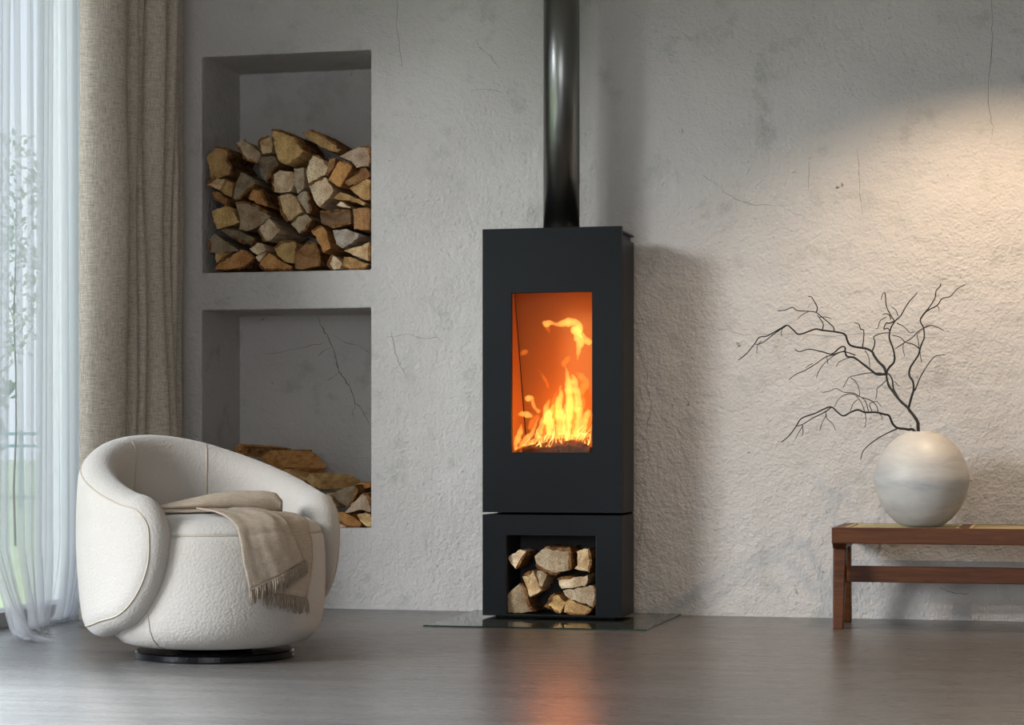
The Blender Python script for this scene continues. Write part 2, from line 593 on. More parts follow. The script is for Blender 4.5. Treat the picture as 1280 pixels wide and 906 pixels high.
LOGS = [
    ([(-3.4206, 1.7775), (-3.3302, 1.7903), (-3.3179, 1.8207), (-3.3425, 1.8507), (-3.3261, 1.8787), (-3.3466, 1.8987), (-3.3918, 1.9078), (-3.4165, 1.8893), (-3.4412, 1.8708)], [1, 2, 3, 4, 5], 'tan', 0.019, (-0.003, 0.298, 0), 'thick cracked tan log against the niche side wall, topmost on that side', 'U'),
    ([(-3.2615, 1.861), (-3.211, 1.8364), (-3.1971, 1.8744), (-3.2273, 1.9061), (-3.2746, 1.9345), (-3.3049, 1.9217)], [0, 5], 'greylight', 0.017, (-0.003, 0.298, 0), 'split log with pale top face over thick bark, beside the cracked tan log, upper niche', 'U'),
    ([(-3.2033, 1.8968), (-3.191, 1.8733), (-3.1479, 1.8835), (-3.156, 1.946), (-3.169, 1.951), (-3.2131, 1.9294)], [4, 5], 'light', 0.04, (0.002, 0.324, 0), 'small pale square-cut log leaning on the biggest log of the pile, upper niche', 'U'),
    ([(-3.1345, 1.8995), (-3.1183, 1.8415), (-3.0818, 1.8212), (-3.0536, 1.8418), (-3.0172, 1.8689), (-3.0092, 1.8839), (-3.0536, 1.9427), (-3.1061, 1.9637), (-3.1467, 1.9727)], [5, 6, 7], 'yellow', 0.019, (0.0, 0.289, 0), 'biggest log of the pile, ragged yellow-brown, on its crest, upper niche', 'U'),
    ([(-2.9969, 1.9249), (-2.924, 1.8864), (-2.8836, 1.8789), (-2.8675, 1.8899), (-2.924, 1.934), (-2.9726, 1.9626), (-3.0132, 1.9794), (-3.0498, 1.9729)], [3, 4, 5], 'tan', 0.1, (-0.003, 0.285, 0), 'long slim log lying tilted alone on top of the pile, upper niche', 'U'),
    ([(-2.8077, 1.8345), (-2.7837, 1.8048), (-2.7279, 1.8092), (-2.7263, 1.889), (-2.7717, 1.8943), (-2.8717, 1.8578)], [2, 3], 'pinkgrey', 0.04, (0.003, 0.326, 0), 'grey-pink wedge log with dark side, topmost against the far niche edge', 'U'),
    ([(-3.2018, 1.7962), (-3.1773, 1.757), (-3.1529, 1.8024), (-3.1204, 1.8322), (-3.1407, 1.8673), (-3.2181, 1.8621)], [1, 2], 'grey', 0.036, (-0.002, 0.292, 0), 'dull grey tapered log pointing down under the small pale square-cut log, upper niche', 'U'),
    ([(-3.1429, 1.7171), (-3.0659, 1.715), (-3.0554, 1.7376), (-3.0578, 1.7975), (-3.1186, 1.8085), (-3.147, 1.7901)], [5], 'pale', 0.031, (0.002, 0.33, 0), 'whitish square log with thin cracks and bark on one side, mid pile, upper niche', 'U'),
    ([(-3.0546, 1.7384), (-3.0441, 1.7075), (-3.0126, 1.7258), (-3.0118, 1.8138), (-3.0579, 1.8152)], [], 'greywhite', 0.038, (-0.003, 0.312, 0), 'narrow upright grey-white stick between two pale logs, upper niche', 'U'),
    ([(-3.004, 1.7975), (-2.9936, 1.7475), (-2.9211, 1.7798), (-2.9051, 1.8098), (-2.9332, 1.8488), (-2.9694, 1.8653)], [4], 'pale', 0.032, (0.0, 0.282, 0), 'tall pale log with ragged upper edge, above the ringed log, upper niche', 'U'),
    ([(-2.9031, 1.7579), (-2.851, 1.7237), (-2.8254, 1.7686), (-2.8031, 1.8136), (-2.855, 1.8418)], [3], 'orange', 0.026, (-0.003, 0.335, 0), 'orange-brown oblong log slanting under the grey-pink wedge, upper niche', 'U'),
    ([(-2.9127, 1.8031), (-2.9079, 1.7786), (-2.8806, 1.8174), (-2.875, 1.8516), (-2.9015, 1.8486)], [], 'brown', 0.038, (0.0, 0.291, 0), 'thin brown sliver standing between tall pale log and orange oblong log, upper niche', 'U'),
    ([(-2.8209, 1.7304), (-2.7276, 1.7688), (-2.726, 1.7825), (-2.7475, 1.8059), (-2.7914, 1.7806), (-2.8393, 1.7492)], [3], 'brown', 0.039, (0.001, 0.332, 0), 'rough dark brown log slanting against the far niche edge', 'U'),
    ([(-2.7708, 1.6809), (-2.7508, 1.6689), (-2.727, 1.6698), (-2.7254, 1.7518), (-2.7469, 1.7661), (-2.8187, 1.7256)], [4], 'tan', 0.037, (0.0, 0.299, 0), 'shiny streaked tan log under the rough dark brown one, upper niche', 'U'),
    ([(-2.9647, 1.6754), (-2.9405, 1.6427), (-2.8804, 1.7097), (-2.8828, 1.725), (-2.9245, 1.7758), (-2.9929, 1.7396)], [4], 'pale', 0.03, (-0.001, 0.281, 0), 'pale log with clear growth rings, right of the pile centre, upper niche', 'U'),
    ([(-2.8493, 1.6744), (-2.8094, 1.6703), (-2.7457, 1.6489), (-2.7378, 1.6608), (-2.7935, 1.6851), (-2.8557, 1.708), (-2.8837, 1.6822)], [], 'tan', 0.021, (0.003, 0.273, 0), 'slender tan stick slanting below the shiny streaked log, upper niche', 'U'),
    ([(-2.8068, 1.639), (-2.8028, 1.6434), (-2.8467, 1.6674), (-2.8651, 1.6526)], [], 'pale', 0.013, (0.001, 0.29, 0), 'tiny pale triangular end below the slender tan stick, upper niche', 'U'),
    ([(-3.4036, 1.7394), (-3.3789, 1.731), (-3.3542, 1.7751), (-3.3953, 1.7793), (-3.4407, 1.7559)], [3, 4], 'light', 0.028, (-0.0, 0.294, 0), 'small pointed cream log below the cracked tan log, upper niche', 'U'),
    ([(-3.3334, 1.6989), (-3.3202, 1.7618), (-3.3515, 1.7689), (-3.3885, 1.729)], [], 'yellow', 0.042, (-0.002, 0.299, 0), 'small yellowish square log next to the pointed cream log, upper niche', 'U'),
    ([(-3.4037, 1.6997), (-3.3462, 1.6673), (-3.3405, 1.6826), (-3.3421, 1.6934), (-3.3832, 1.7238), (-3.4078, 1.7214)], [0, 1], 'brown', 0.018, (0.001, 0.289, 0), 'dark brown bark-covered piece under the small yellowish square log, upper niche', 'U'),
    ([(-3.3211, 1.6903), (-3.3072, 1.6861), (-3.2173, 1.749), (-3.2255, 1.7723), (-3.2826, 1.8047), (-3.3154, 1.7287)], [1], 'grey', 0.023, (0.002, 0.292, 0), 'big grey-olive triangular log left of the pile centre, upper niche', 'U'),
    ([(-3.2563, 1.6931), (-3.1747, 1.6578), (-3.1666, 1.6638), (-3.1992, 1.7261), (-3.2359, 1.731), (-3.2522, 1.7083)], [2, 3], 'orange', 0.029, (0.003, 0.277, 0), 'quarter-round orange-brown log beside the grey-olive triangle, upper niche', 'U'),
    ([(-3.1027, 1.6375), (-3.072, 1.5893), (-3.0074, 1.6275), (-3.0397, 1.6894), (-3.0639, 1.7054), (-3.1221, 1.6993)], [0, 5], 'light', 0.014, (-0.002, 0.324, 0), 'large salmon-tan log with ragged bark edge at pile centre, upper niche', 'U'),
    ([(-3.0195, 1.66), (-2.9969, 1.6227), (-2.9824, 1.6224), (-2.9953, 1.7129), (-3.009, 1.7194), (-3.0437, 1.6951)], [2], 'greywhite', 0.03, (-0.002, 0.293, 0), 'pale narrow log with reddish bark flank, touching the ringed log, upper niche', 'U'),
    ([(-3.0367, 1.5521), (-3.0246, 1.5388), (-2.9908, 1.5701), (-2.9698, 1.5963), (-3.0044, 1.6239), (-3.065, 1.5833)], [1, 2], 'greylight', 0.017, (-0.0, 0.273, 0), 'grey-tan square log tucked below the large salmon-tan log, upper niche', 'U'),
    ([(-3.4014, 1.5683), (-3.2946, 1.5943), (-3.3274, 1.6568), (-3.3521, 1.669), (-3.422, 1.6438)], [], 'yellow', 0.033, (0.003, 0.337, 0), 'yellow-tan blocky log beside the dark niche wall, mid height', 'U'),
    ([(-3.2909, 1.5982), (-3.2991, 1.5637), (-3.2664, 1.559), (-3.2133, 1.5732), (-3.1522, 1.6178), (-3.25, 1.6742), (-3.3098, 1.6758)], [4, 5], 'brgrey', 0.034, (0.004, 0.271, 0), 'broad fan-shaped grey-brown log, largest in the lower half, upper niche', 'U'),
    ([(-3.1815, 1.5175), (-3.1677, 1.511), (-3.115, 1.5466), (-3.1069, 1.5579), (-3.1596, 1.6075), (-3.2084, 1.5641)], [0, 5], 'pale', 0.021, (0.004, 0.324, 0), 'whitish square log with bark corner, against the fan-shaped log, upper niche', 'U'),
    ([(-3.3362, 1.5405), (-3.2871, 1.5201), (-3.2381, 1.5036), (-3.2242, 1.5264), (-3.2789, 1.5545), (-3.3445, 1.5692), (-3.3773, 1.5646)], [0, 1, 2], 'dkgrey', 0.024, (0.004, 0.313, 0), 'flat dark grey log lying under the fan-shaped log, upper niche', 'U'),
    ([(-3.4236, 1.4701), (-3.3085, 1.4739), (-3.3003, 1.4791), (-3.4071, 1.551), (-3.4302, 1.5245)], [4], 'grey', 0.037, (-0.002, 0.283, 0), 'grey wedge with dark rim, low beside the niche side wall', 'U'),
    ([(-3.3942, 1.4284), (-3.3695, 1.4487), (-3.3366, 1.4696), (-3.3983, 1.4671)], [], 'tan', 0.025, (-0.003, 0.297, 0), 'little tan chip under the grey wedge, upper niche', 'U'),
    ([(-3.31, 1.4017), (-3.2608, 1.4131), (-3.2281, 1.4433), (-3.2526, 1.4731), (-3.2854, 1.4815), (-3.3963, 1.425), (-3.417, 1.4007)], [0, 1, 2], 'orange', 0.041, (-0.001, 0.271, 0), 'long orange-tan slab resting on the niche sill near the side wall', 'U'),
    ([(-3.2258, 1.464), (-3.2054, 1.4559), (-3.1705, 1.4743), (-3.181, 1.5014), (-3.2095, 1.5074), (-3.2421, 1.4835)], [], 'pale', 0.013, (-0.003, 0.325, 0), 'small round cream end above the orange half-moon log, upper niche', 'U'),
    ([(-3.2034, 1.429), (-3.1847, 1.4501), (-3.1741, 1.4699), (-3.2116, 1.4538), (-3.2173, 1.4454)], [], 'pale', 0.023, (-0.002, 0.277, 0), 'thin cream splinter below the small round cream end, upper niche', 'U'),
    ([(-3.1873, 1.3963), (-3.0735, 1.3941), (-3.0614, 1.4046), (-3.1141, 1.4333), (-3.171, 1.4675), (-3.2118, 1.4199)], [0, 1, 5], 'orange', 0.041, (-0.001, 0.285, 0), 'orange half-moon log with thick bark base on the sill, upper niche', 'U'),
    ([(-3.1165, 1.4465), (-3.072, 1.4203), (-3.0461, 1.4144), (-3.0413, 1.5045), (-3.0477, 1.51), (-3.1043, 1.5036), (-3.1367, 1.4813)], [4, 5], 'yellow', 0.014, (-0.004, 0.282, 0), 'yellow-tan log with dark brown upper band, low centre, upper niche', 'U'),
    ([(-3.046, 1.3914), (-2.9976, 1.3935), (-2.9412, 1.4062), (-2.9493, 1.4598), (-2.9654, 1.4968), (-2.9976, 1.5067), (-3.0501, 1.468)], [2, 3, 4], 'brown', 0.032, (-0.003, 0.273, 0), 'large rough brown log on the sill at lower centre, upper niche', 'U'),
    ([(-2.9476, 1.5051), (-2.9219, 1.455), (-2.8914, 1.4772), (-2.9114, 1.5501), (-2.9315, 1.5719), (-2.9797, 1.5517)], [4], 'orange', 0.027, (-0.002, 0.34, 0), 'upright orange-tan log with saw marks, right of lower centre, upper niche', 'U'),
    ([(-2.9342, 1.5801), (-2.8957, 1.5654), (-2.7998, 1.5768), (-2.8038, 1.6286), (-2.9398, 1.6282)], [1, 3], 'dkbrown', 0.016, (0.0, 0.324, 0), 'log lying crosswise with its dark long side in view, upper niche', 'U'),
    ([(-2.7945, 1.5532), (-2.7451, 1.5459), (-2.7244, 1.5454), (-2.7229, 1.6364), (-2.7427, 1.643), (-2.8, 1.6384)], [3], 'brown', 0.024, (0.004, 0.303, 0), 'reddish-brown squarish log beside the crosswise log, upper niche', 'U'),
    ([(-2.8687, 1.4913), (-2.8407, 1.4754), (-2.769, 1.5156), (-2.765, 1.5345), (-2.8247, 1.5564), (-2.8887, 1.5526)], [], 'greymold', 0.019, (-0.001, 0.273, 0), 'grey log with a white mouldy patch, below the crosswise log, upper niche', 'U'),
    ([(-2.7351, 1.4244), (-2.7248, 1.4242), (-2.7264, 1.5001), (-2.7788, 1.4845), (-2.8387, 1.4668)], [1], 'light', 0.025, (-0.002, 0.332, 0), 'light tan wedge pointing inwards, near the lower far corner, upper niche', 'U'),
    ([(-2.8451, 1.4032), (-2.8147, 1.3911), (-2.7508, 1.3952), (-2.731, 1.4101), (-2.7987, 1.4365), (-2.8426, 1.4412)], [0, 1, 2], 'tan', 0.037, (-0.0, 0.272, 0), 'flat tan log with curved bark base in the lower far corner, upper niche', 'U'),
    ([(-2.881, 1.3875), (-2.849, 1.3905), (-2.841, 1.4147), (-2.885, 1.4513), (-2.901, 1.4105)], [3, 4], 'pale', 0.02, (-0.002, 0.285, 0), 'bright cream chunk with bark on one flank, on the sill, upper niche', 'U'),
    ([(-2.8619, 0.4305), (-2.8344, 0.416), (-2.8259, 0.4176), (-2.7926, 0.4832), (-2.8001, 0.5054), (-2.8619, 0.4878), (-2.8946, 0.468)], [2, 3], 'grey', 0.06, (0, 0.229, 0), 'grey blocky log with orange bark corner, over the grey wedge, lower niche', 'L'),
    ([(-2.8146, 0.4811), (-2.7945, 0.4885), (-2.7651, 0.4962), (-2.7651, 0.5127), (-2.8118, 0.5142), (-2.8274, 0.5101)], [4], 'orange', 0.16, (0, 0.255, 0), 'short orange-tan log topmost against the lower niche edge', 'L'),
    ([(-2.8279, 0.3881), (-2.7731, 0.4049), (-2.7271, 0.3912), (-2.7271, 0.4221), (-2.7424, 0.466), (-2.7595, 0.4724), (-2.8375, 0.3926)], [3, 4], 'pinkgrey', 0.04, (0, 0.226, 0), 'grey-pink wedge against the lower niche edge, third from the sill', 'L'),
    ([(-2.8689, 0.3653), (-2.8312, 0.3355), (-2.8037, 0.3335), (-2.7764, 0.3341), (-2.7678, 0.3465), (-2.8037, 0.375), (-2.8449, 0.3943), (-2.8775, 0.3973)], [1, 2], 'orange', 0.05, (0, 0.222, 0), 'long orange-tan log flat on the lower sill, lower niche', 'L'),
    ([(-2.7627, 0.3492), (-2.7388, 0.3335), (-2.7292, 0.3335), (-2.7292, 0.3795), (-2.7337, 0.3876), (-2.7764, 0.3889), (-2.7901, 0.3832)], [], 'yellowlight', 0.05, (0, 0.257, 0), 'bright yellow-cream log in the lower far corner of the lower niche', 'L'),
    ([(-2.8999, 0.4207), (-2.8861, 0.4103), (-2.8809, 0.4175), (-2.8999, 0.456), (-2.9136, 0.4723), (-2.924, 0.4625)], [], 'pale', 0.05, (0, 0.243, 0), 'narrow cream stick peeking past the armchair arm, lower niche', 'L'),
    ([(-2.8588, 0.3335), (-2.8314, 0.3335), (-2.828, 0.3343), (-2.8588, 0.3481)], [], 'pale', 0.03, (0, 0.26, 0), 'small cream chip on the lower sill beside the chair arm, lower niche', 'L'),
    ([(-2.9826, 0.4954), (-2.9498, 0.4864), (-2.9429, 0.5202), (-2.9948, 0.5538), (-3.0155, 0.5281)], [0], 'tan', 0.06, (0.105, 0.2, 0), 'square-cut tan beam with its smooth flat side up, right of the plank stack, lower niche', 'L'),
    ([(-3.1673, 0.5723), (-3.128, 0.5468), (-3.1039, 0.5759), (-3.1763, 0.648), (-3.2157, 0.6208)], [3], 'orange', 0.06, (0.125, 0.2, 0), 'wide split log with broad smooth side, topmost of the leaning pair, lower niche', 'L'),
    ([(-3.0833, 0.5097), (-3.0352, 0.507), (-3.0157, 0.5328), (-3.0833, 0.5696), (-3.106, 0.571), (-3.1286, 0.5438)], [], 'tan', 0.07, (0.02, 0.2, 0), 'smooth tan log directly under the wide split log, lower niche', 'L'),
    ([(-3.3421, 0.6319), (-3.3115, 0.6233), (-3.2885, 0.6392), (-3.3023, 0.6637), (-3.3207, 0.6761), (-3.3529, 0.655)], [2], 'orange', 0.12, (0.13, 0.2, -0.01), 'uppermost log of the lower niche, long and tilted, behind the chair back', 'L'),
    ([(-2.0406, 0.2105), (-2.0196, 0.1924), (-1.9776, 0.2582), (-2.007, 0.268), (-2.0385, 0.2501), (-2.0595, 0.2307)], [1], 'pale', -0.34, (0, 0.185, 0), 'cream log with bark flank, upper left in the stove compartment', 'S'),
    ([(-1.9413, 0.2115), (-1.8786, 0.1777), (-1.8494, 0.1801), (-1.812, 0.1888), (-1.8078, 0.2741), (-1.8578, 0.2695), (-1.9078, 0.275), (-1.9497, 0.244)], [0, 1, 3, 4, 5], 'greylight', -0.334, (0, 0.185, 0), 'largest log in the stove compartment, grey face with orange bark rim', 'S'),
    ([(-1.7781, 0.2077), (-1.7906, 0.1953), (-1.7305, 0.182), (-1.7264, 0.2306), (-1.7326, 0.2751), (-1.7823, 0.2644)], [2, 3], 'light', -0.337, (0, 0.185, 0), 'light log with crumbly bark, upper right in the stove compartment', 'S'),
    ([(-1.9619, 0.0828), (-1.9201, 0.11), (-1.9536, 0.1869), (-1.9955, 0.1619)], [2], 'light', -0.336, (0, 0.185, 0), 'oblong tan log slanting below the cream log in the stove compartment', 'S'),
    ([(-1.9283, 0.1303), (-1.9158, 0.1244), (-1.8991, 0.1714), (-1.9241, 0.1894), (-1.9367, 0.1851)], [], 'greylight', -0.336, (0, 0.185, 0), 'slim cream sliver beside the slanting oblong log under the stove', 'S'),
    ([(-1.8483, 0.1317), (-1.8359, 0.1164), (-1.7487, 0.1312), (-1.733, 0.161), (-1.7384, 0.1698), (-1.7943, 0.1621), (-1.8546, 0.1552)], [5], 'pale', -0.339, (0, 0.185, 0), 'whitish flat log lying over the ringed wedge under the stove', 'S'),
    ([(-1.814, 0.083), (-1.7146, 0.0499), (-1.703, 0.0938), (-1.7105, 0.1333), (-1.8369, 0.1111)], [1, 2], 'greylight', -0.344, (0, 0.185, 0), 'wedge log with tight growth rings, right side of the stove compartment', 'S'),
    ([(-1.8309, 0.0307), (-1.7811, 0.0215), (-1.748, 0.0215), (-1.7211, 0.0408), (-1.8102, 0.0789), (-1.8218, 0.0706)], [0, 1, 2], 'tan', -0.342, (0, 0.185, 0), 'half-moon tan log with bark base, lowest right under the stove', 'S'),
    ([(-1.8452, 0.0238), (-1.8236, 0.0668), (-1.866, 0.0998), (-1.9007, 0.0533)], [2, 3], 'yellow', -0.335, (0, 0.185, 0), 'smooth yellow square log with bark flank, bottom centre under the stove', 'S'),
    ([(-2.0589, 0.0215), (-2.0126, 0.0215), (-1.9497, 0.0279), (-1.9706, 0.0479), (-1.9832, 0.113), (-2.0042, 0.1372), (-2.0589, 0.0946)], [2, 3, 4], 'brgrey', -0.334, (0, 0.185, 0), 'big rough grey-brown log in the lower left corner under the stove', 'S'),
]
BRANCH_TALL = [
    (0.0042, 0.00233, [(-0.4923, -0.345, 0.7221), (-0.4924, -0.3424, 0.7466), (-0.5057, -0.337, 0.773), (-0.5234, -0.3301, 0.7951), (-0.5323, -0.3258, 0.8083), (-0.5546, -0.317, 0.8279), (-0.5725, -0.3085, 0.8484), (-0.5861, -0.3016, 0.8662), (-0.6024, -0.2935, 0.8886), (-0.6107, -0.2867, 0.9154), (-0.6137, -0.2823, 0.9376)]),
    (0.0028, 0.00093, [(-0.6137, -0.2823, 0.9376), (-0.6033, -0.2806, 0.9579), (-0.5858, -0.2802, 0.9772), (-0.5834, -0.2771, 0.9994), (-0.5899, -0.2723, 1.0307), (-0.6015, -0.269, 1.0619), (-0.6033, -0.2681, 1.0823), (-0.5972, -0.2675, 1.1062), (-0.5815, -0.267, 1.1326), (-0.5624, -0.2662, 1.1501), (-0.5449, -0.2656, 1.1808), (-0.5275, -0.265, 1.2071), (-0.5102, -0.2643, 1.2246), (-0.5015, -0.264, 1.2377)]),
    (0.00327, 0.00103, [(-0.6137, -0.2823, 0.9376), (-0.6228, -0.2775, 0.96), (-0.645, -0.2726, 0.9825), (-0.6601, -0.2705, 1.0049), (-0.6672, -0.2702, 1.0183), (-0.689, -0.2716, 1.03), (-0.7279, -0.2795, 1.0362), (-0.7491, -0.2887, 1.0449), (-0.7572, -0.2965, 1.0624), (-0.7652, -0.3055, 1.0825), (-0.7946, -0.3197, 1.091), (-0.8452, -0.3424, 1.0967), (-0.8703, -0.3543, 1.1008), (-0.9258, -0.3706, 1.0812), (-0.9464, -0.3834, 1.0959), (-0.9686, -0.3971, 1.114), (-0.9969, -0.403, 1.0999), (-1.0401, -0.4105, 1.0754), (-1.0701, -0.4179, 1.0692), (-1.0879, -0.4173, 1.0447), (-1.1189, -0.4175, 1.008), (-1.1495, -0.4206, 0.9843)]),
    (0.00117, 0.00093, [(-0.9686, -0.3971, 1.114), (-1.0101, -0.4038, 1.0868), (-1.0492, -0.4084, 1.0562), (-1.0708, -0.4122, 1.0448), (-1.0879, -0.4173, 1.0447)]),
    (0.00187, 0.00093, [(-0.6672, -0.2702, 1.0183), (-0.6584, -0.2699, 1.0404), (-0.6566, -0.27, 1.0581), (-0.6601, -0.271, 1.074), (-0.6322, -0.2691, 1.0862), (-0.6016, -0.2679, 1.0885)]),
    (0.0014, 0.00093, [(-0.803, -0.3242, 1.0944), (-0.8043, -0.3294, 1.1083), (-0.819, -0.3404, 1.1229), (-0.8436, -0.358, 1.1444), (-0.8641, -0.3721, 1.1615), (-0.8892, -0.3833, 1.1656), (-0.9313, -0.3996, 1.1679), (-0.9479, -0.4084, 1.18), (-0.9736, -0.4137, 1.1695), (-1.0018, -0.4211, 1.1668)]),
    (0.0014, 0.00093, [(-0.8641, -0.3721, 1.1615), (-0.8593, -0.3758, 1.1788), (-0.8687, -0.3864, 1.2004), (-0.8791, -0.3954, 1.2175), (-0.8917, -0.4006, 1.22)]),
    (0.0014, 0.00093, [(-0.8452, -0.3424, 1.0967), (-0.8402, -0.3478, 1.1184), (-0.8522, -0.36, 1.14), (-0.8601, -0.3677, 1.1529)]),
    (0.00093, 0.0007, [(-0.8892, -0.3833, 1.1656), (-0.9149, -0.389, 1.1524), (-0.9324, -0.3902, 1.135)]),
    (0.00093, 0.0007, [(-0.852, -0.3614, 1.1443), (-0.8267, -0.351, 1.1446), (-0.8101, -0.3418, 1.1378)]),
    (0.00327, 0.00103, [(-0.6092, -0.2838, 0.9331), (-0.6225, -0.2816, 0.9333), (-0.649, -0.2778, 0.9336), (-0.6713, -0.2737, 0.9499), (-0.7022, -0.2716, 0.9742), (-0.7328, -0.2743, 0.9965), (-0.7587, -0.2802, 1.001), (-0.7652, -0.2869, 1.0186), (-0.7664, -0.2922, 1.0361), (-0.7836, -0.2975, 1.0334), (-0.814, -0.3016, 1.0096), (-0.8478, -0.3173, 1.0182), (-0.894, -0.339, 1.0266), (-0.9281, -0.3502, 1.0176), (-0.9447, -0.36, 1.0262)]),
    (0.0014, 0.00093, [(-0.7284, -0.2744, 1.0054), (-0.7711, -0.2889, 1.0185), (-0.8142, -0.3003, 1.0052), (-0.84, -0.3073, 0.9963), (-0.8704, -0.3121, 0.9742), (-0.9137, -0.3208, 0.9476), (-0.9439, -0.3286, 0.9343), (-0.9718, -0.3327, 0.9122)]),
    (0.00117, 0.0007, [(-0.7625, -0.2872, 1.023), (-0.797, -0.2954, 1.0097), (-0.8318, -0.3003, 0.9832), (-0.8583, -0.3008, 0.9523), (-0.8721, -0.2961, 0.9196)]),
    (0.00093, 0.0007, [(-0.7328, -0.2746, 1.001), (-0.7632, -0.2794, 0.9922), (-0.7892, -0.2842, 0.9789), (-0.7982, -0.2825, 0.9613)]),
    (0.0014, 0.00093, [(-0.7021, -0.2734, 1.0362), (-0.6973, -0.2778, 1.067), (-0.6967, -0.2854, 1.0977), (-0.7077, -0.2903, 1.102), (-0.7132, -0.2973, 1.1194), (-0.73, -0.3056, 1.1263)]),
    (0.00117, 0.0007, [(-0.6934, -0.2717, 1.0229), (-0.6803, -0.2707, 1.0006), (-0.6758, -0.272, 0.9695), (-0.674, -0.273, 0.9561)]),
    (0.0028, 0.00112, [(-0.528, -0.3267, 0.8083), (-0.5196, -0.3215, 0.8435), (-0.5113, -0.3169, 0.8742), (-0.5143, -0.3096, 0.9052), (-0.5278, -0.3016, 0.9275), (-0.5256, -0.2964, 0.9541), (-0.5126, -0.2945, 0.9761), (-0.4954, -0.2928, 1.0024), (-0.4897, -0.2871, 1.0246), (-0.4831, -0.2814, 1.0468), (-0.4747, -0.2754, 1.069), (-0.4777, -0.2694, 1.1046), (-0.4899, -0.2683, 1.1313), (-0.4798, -0.2628, 1.1535), (-0.4586, -0.2538, 1.1802), (-0.4371, -0.2485, 1.2156), (-0.4327, -0.2505, 1.2419), (-0.4171, -0.2505, 1.261), (-0.417, -0.2514, 1.2698)]),
    (0.00163, 0.00093, [(-0.4899, -0.2677, 1.1357), (-0.467, -0.2577, 1.1669), (-0.4286, -0.2461, 1.1891), (-0.4112, -0.2462, 1.2135), (-0.3809, -0.2452, 1.2219), (-0.3549, -0.2451, 1.2497), (-0.3247, -0.245, 1.2651)]),
    (0.0014, 0.00093, [(-0.4751, -0.2688, 1.1046), (-0.4537, -0.2628, 1.1134), (-0.4322, -0.2599, 1.1089), (-0.4019, -0.2595, 1.0935)]),
    (0.0014, 0.00093, [(-0.4751, -0.2688, 1.1046), (-0.4964, -0.2758, 1.0913), (-0.5181, -0.2759, 1.0695), (-0.5443, -0.2748, 1.0522), (-0.5837, -0.2735, 1.0261)]),
    (0.0014, 0.00093, [(-0.4897, -0.2871, 1.0246), (-0.5135, -0.2812, 1.0427), (-0.5443, -0.2748, 1.0522), (-0.5621, -0.2706, 1.0702), (-0.5954, -0.2682, 1.0796)]),
    (0.00117, 0.0007, [(-0.4932, -0.2868, 1.029), (-0.496, -0.282, 1.0557), (-0.5007, -0.2773, 1.078), (-0.4878, -0.2739, 1.0913)]),
    (0.00163, 0.00093, [(-0.5068, -0.3189, 0.8698), (-0.4983, -0.3161, 0.8917), (-0.4858, -0.3095, 0.9226), (-0.469, -0.3006, 0.9535), (-0.4479, -0.2913, 0.9844), (-0.4308, -0.2862, 0.9994), (-0.3964, -0.2838, 1.0035)]),
    (0.0014, 0.00093, [(-0.5842, -0.2671, 1.1326), (-0.6013, -0.2716, 1.1592), (-0.6136, -0.2827, 1.1897), (-0.617, -0.2958, 1.233), (-0.6256, -0.2984, 1.2313), (-0.632, -0.2941, 1.2087)]),
    (0.0014, 0.00093, [(-0.5972, -0.2681, 1.1372), (-0.604, -0.2713, 1.1548), (-0.6185, -0.2765, 1.1591), (-0.6271, -0.278, 1.1547)]),
    (0.00163, 0.00117, [(-0.5815, -0.267, 1.1326), (-0.6016, -0.268, 1.124), (-0.6146, -0.2691, 1.1241), (-0.6234, -0.2689, 1.102), (-0.6095, -0.2681, 1.1054), (-0.6007, -0.2678, 1.093)]),
    (0.00117, 0.0007, [(-0.5754, -0.2668, 1.1237), (-0.5492, -0.2679, 1.11), (-0.5271, -0.2722, 1.0874), (-0.5096, -0.2738, 1.0915)]),
    (0.00117, 0.0007, [(-0.5711, -0.2666, 1.1502), (-0.5797, -0.2686, 1.1723), (-0.5966, -0.2763, 1.1854)]),
    (0.00103, 0.0007, [(-0.6144, -0.2722, 1.146), (-0.6361, -0.2754, 1.1329), (-0.6451, -0.2719, 1.1066), (-0.6537, -0.2737, 1.1039)]),
    (0.00117, 0.0007, [(-0.6133, -0.287, 0.9109), (-0.6308, -0.287, 0.8934), (-0.6466, -0.2865, 0.8802), (-0.648, -0.2904, 0.858), (-0.6522, -0.2929, 0.8403)]),
    (0.00117, 0.0007, [(-0.6314, -0.2795, 0.9378), (-0.6844, -0.2738, 0.9384), (-0.7241, -0.2729, 0.9299), (-0.7505, -0.2733, 0.9239), (-0.7637, -0.2738, 0.9035), (-0.7743, -0.2743, 0.884)]),
    (0.00103, 0.0007, [(-0.7461, -0.2732, 0.9212), (-0.7284, -0.2739, 0.9077), (-0.715, -0.277, 0.8809), (-0.7119, -0.2813, 0.8497)]),
    (0.00233, 0.0014, [(-0.5699, -0.3091, 0.8484), (-0.5863, -0.2988, 0.8795), (-0.5903, -0.2915, 0.9106), (-0.603, -0.2849, 0.933), (-0.6137, -0.2823, 0.9376)]),
    (0.00093, 0.0007, [(-0.4329, -0.2463, 1.1891), (-0.4225, -0.2454, 1.1802), (-0.4225, -0.2468, 1.1669)]),
    (0.00093, 0.0007, [(-0.5823, -0.2941, 0.9061), (-0.5733, -0.2979, 0.8971), (-0.5643, -0.3022, 0.8864)]),
    (0.00093, 0.0007, [(-0.4896, -0.289, 1.0157), (-0.4858, -0.2943, 0.989), (-0.4821, -0.2973, 0.9739)]),
    (0.00093, 0.0007, [(-0.5487, -0.2742, 1.0522), (-0.5529, -0.2769, 1.0301), (-0.5455, -0.2833, 0.9988)]),
    (0.00093, 0.0007, [(-1.062, -0.4124, 1.0561), (-1.077, -0.4126, 1.0386), (-1.0806, -0.4058, 1.008)]),
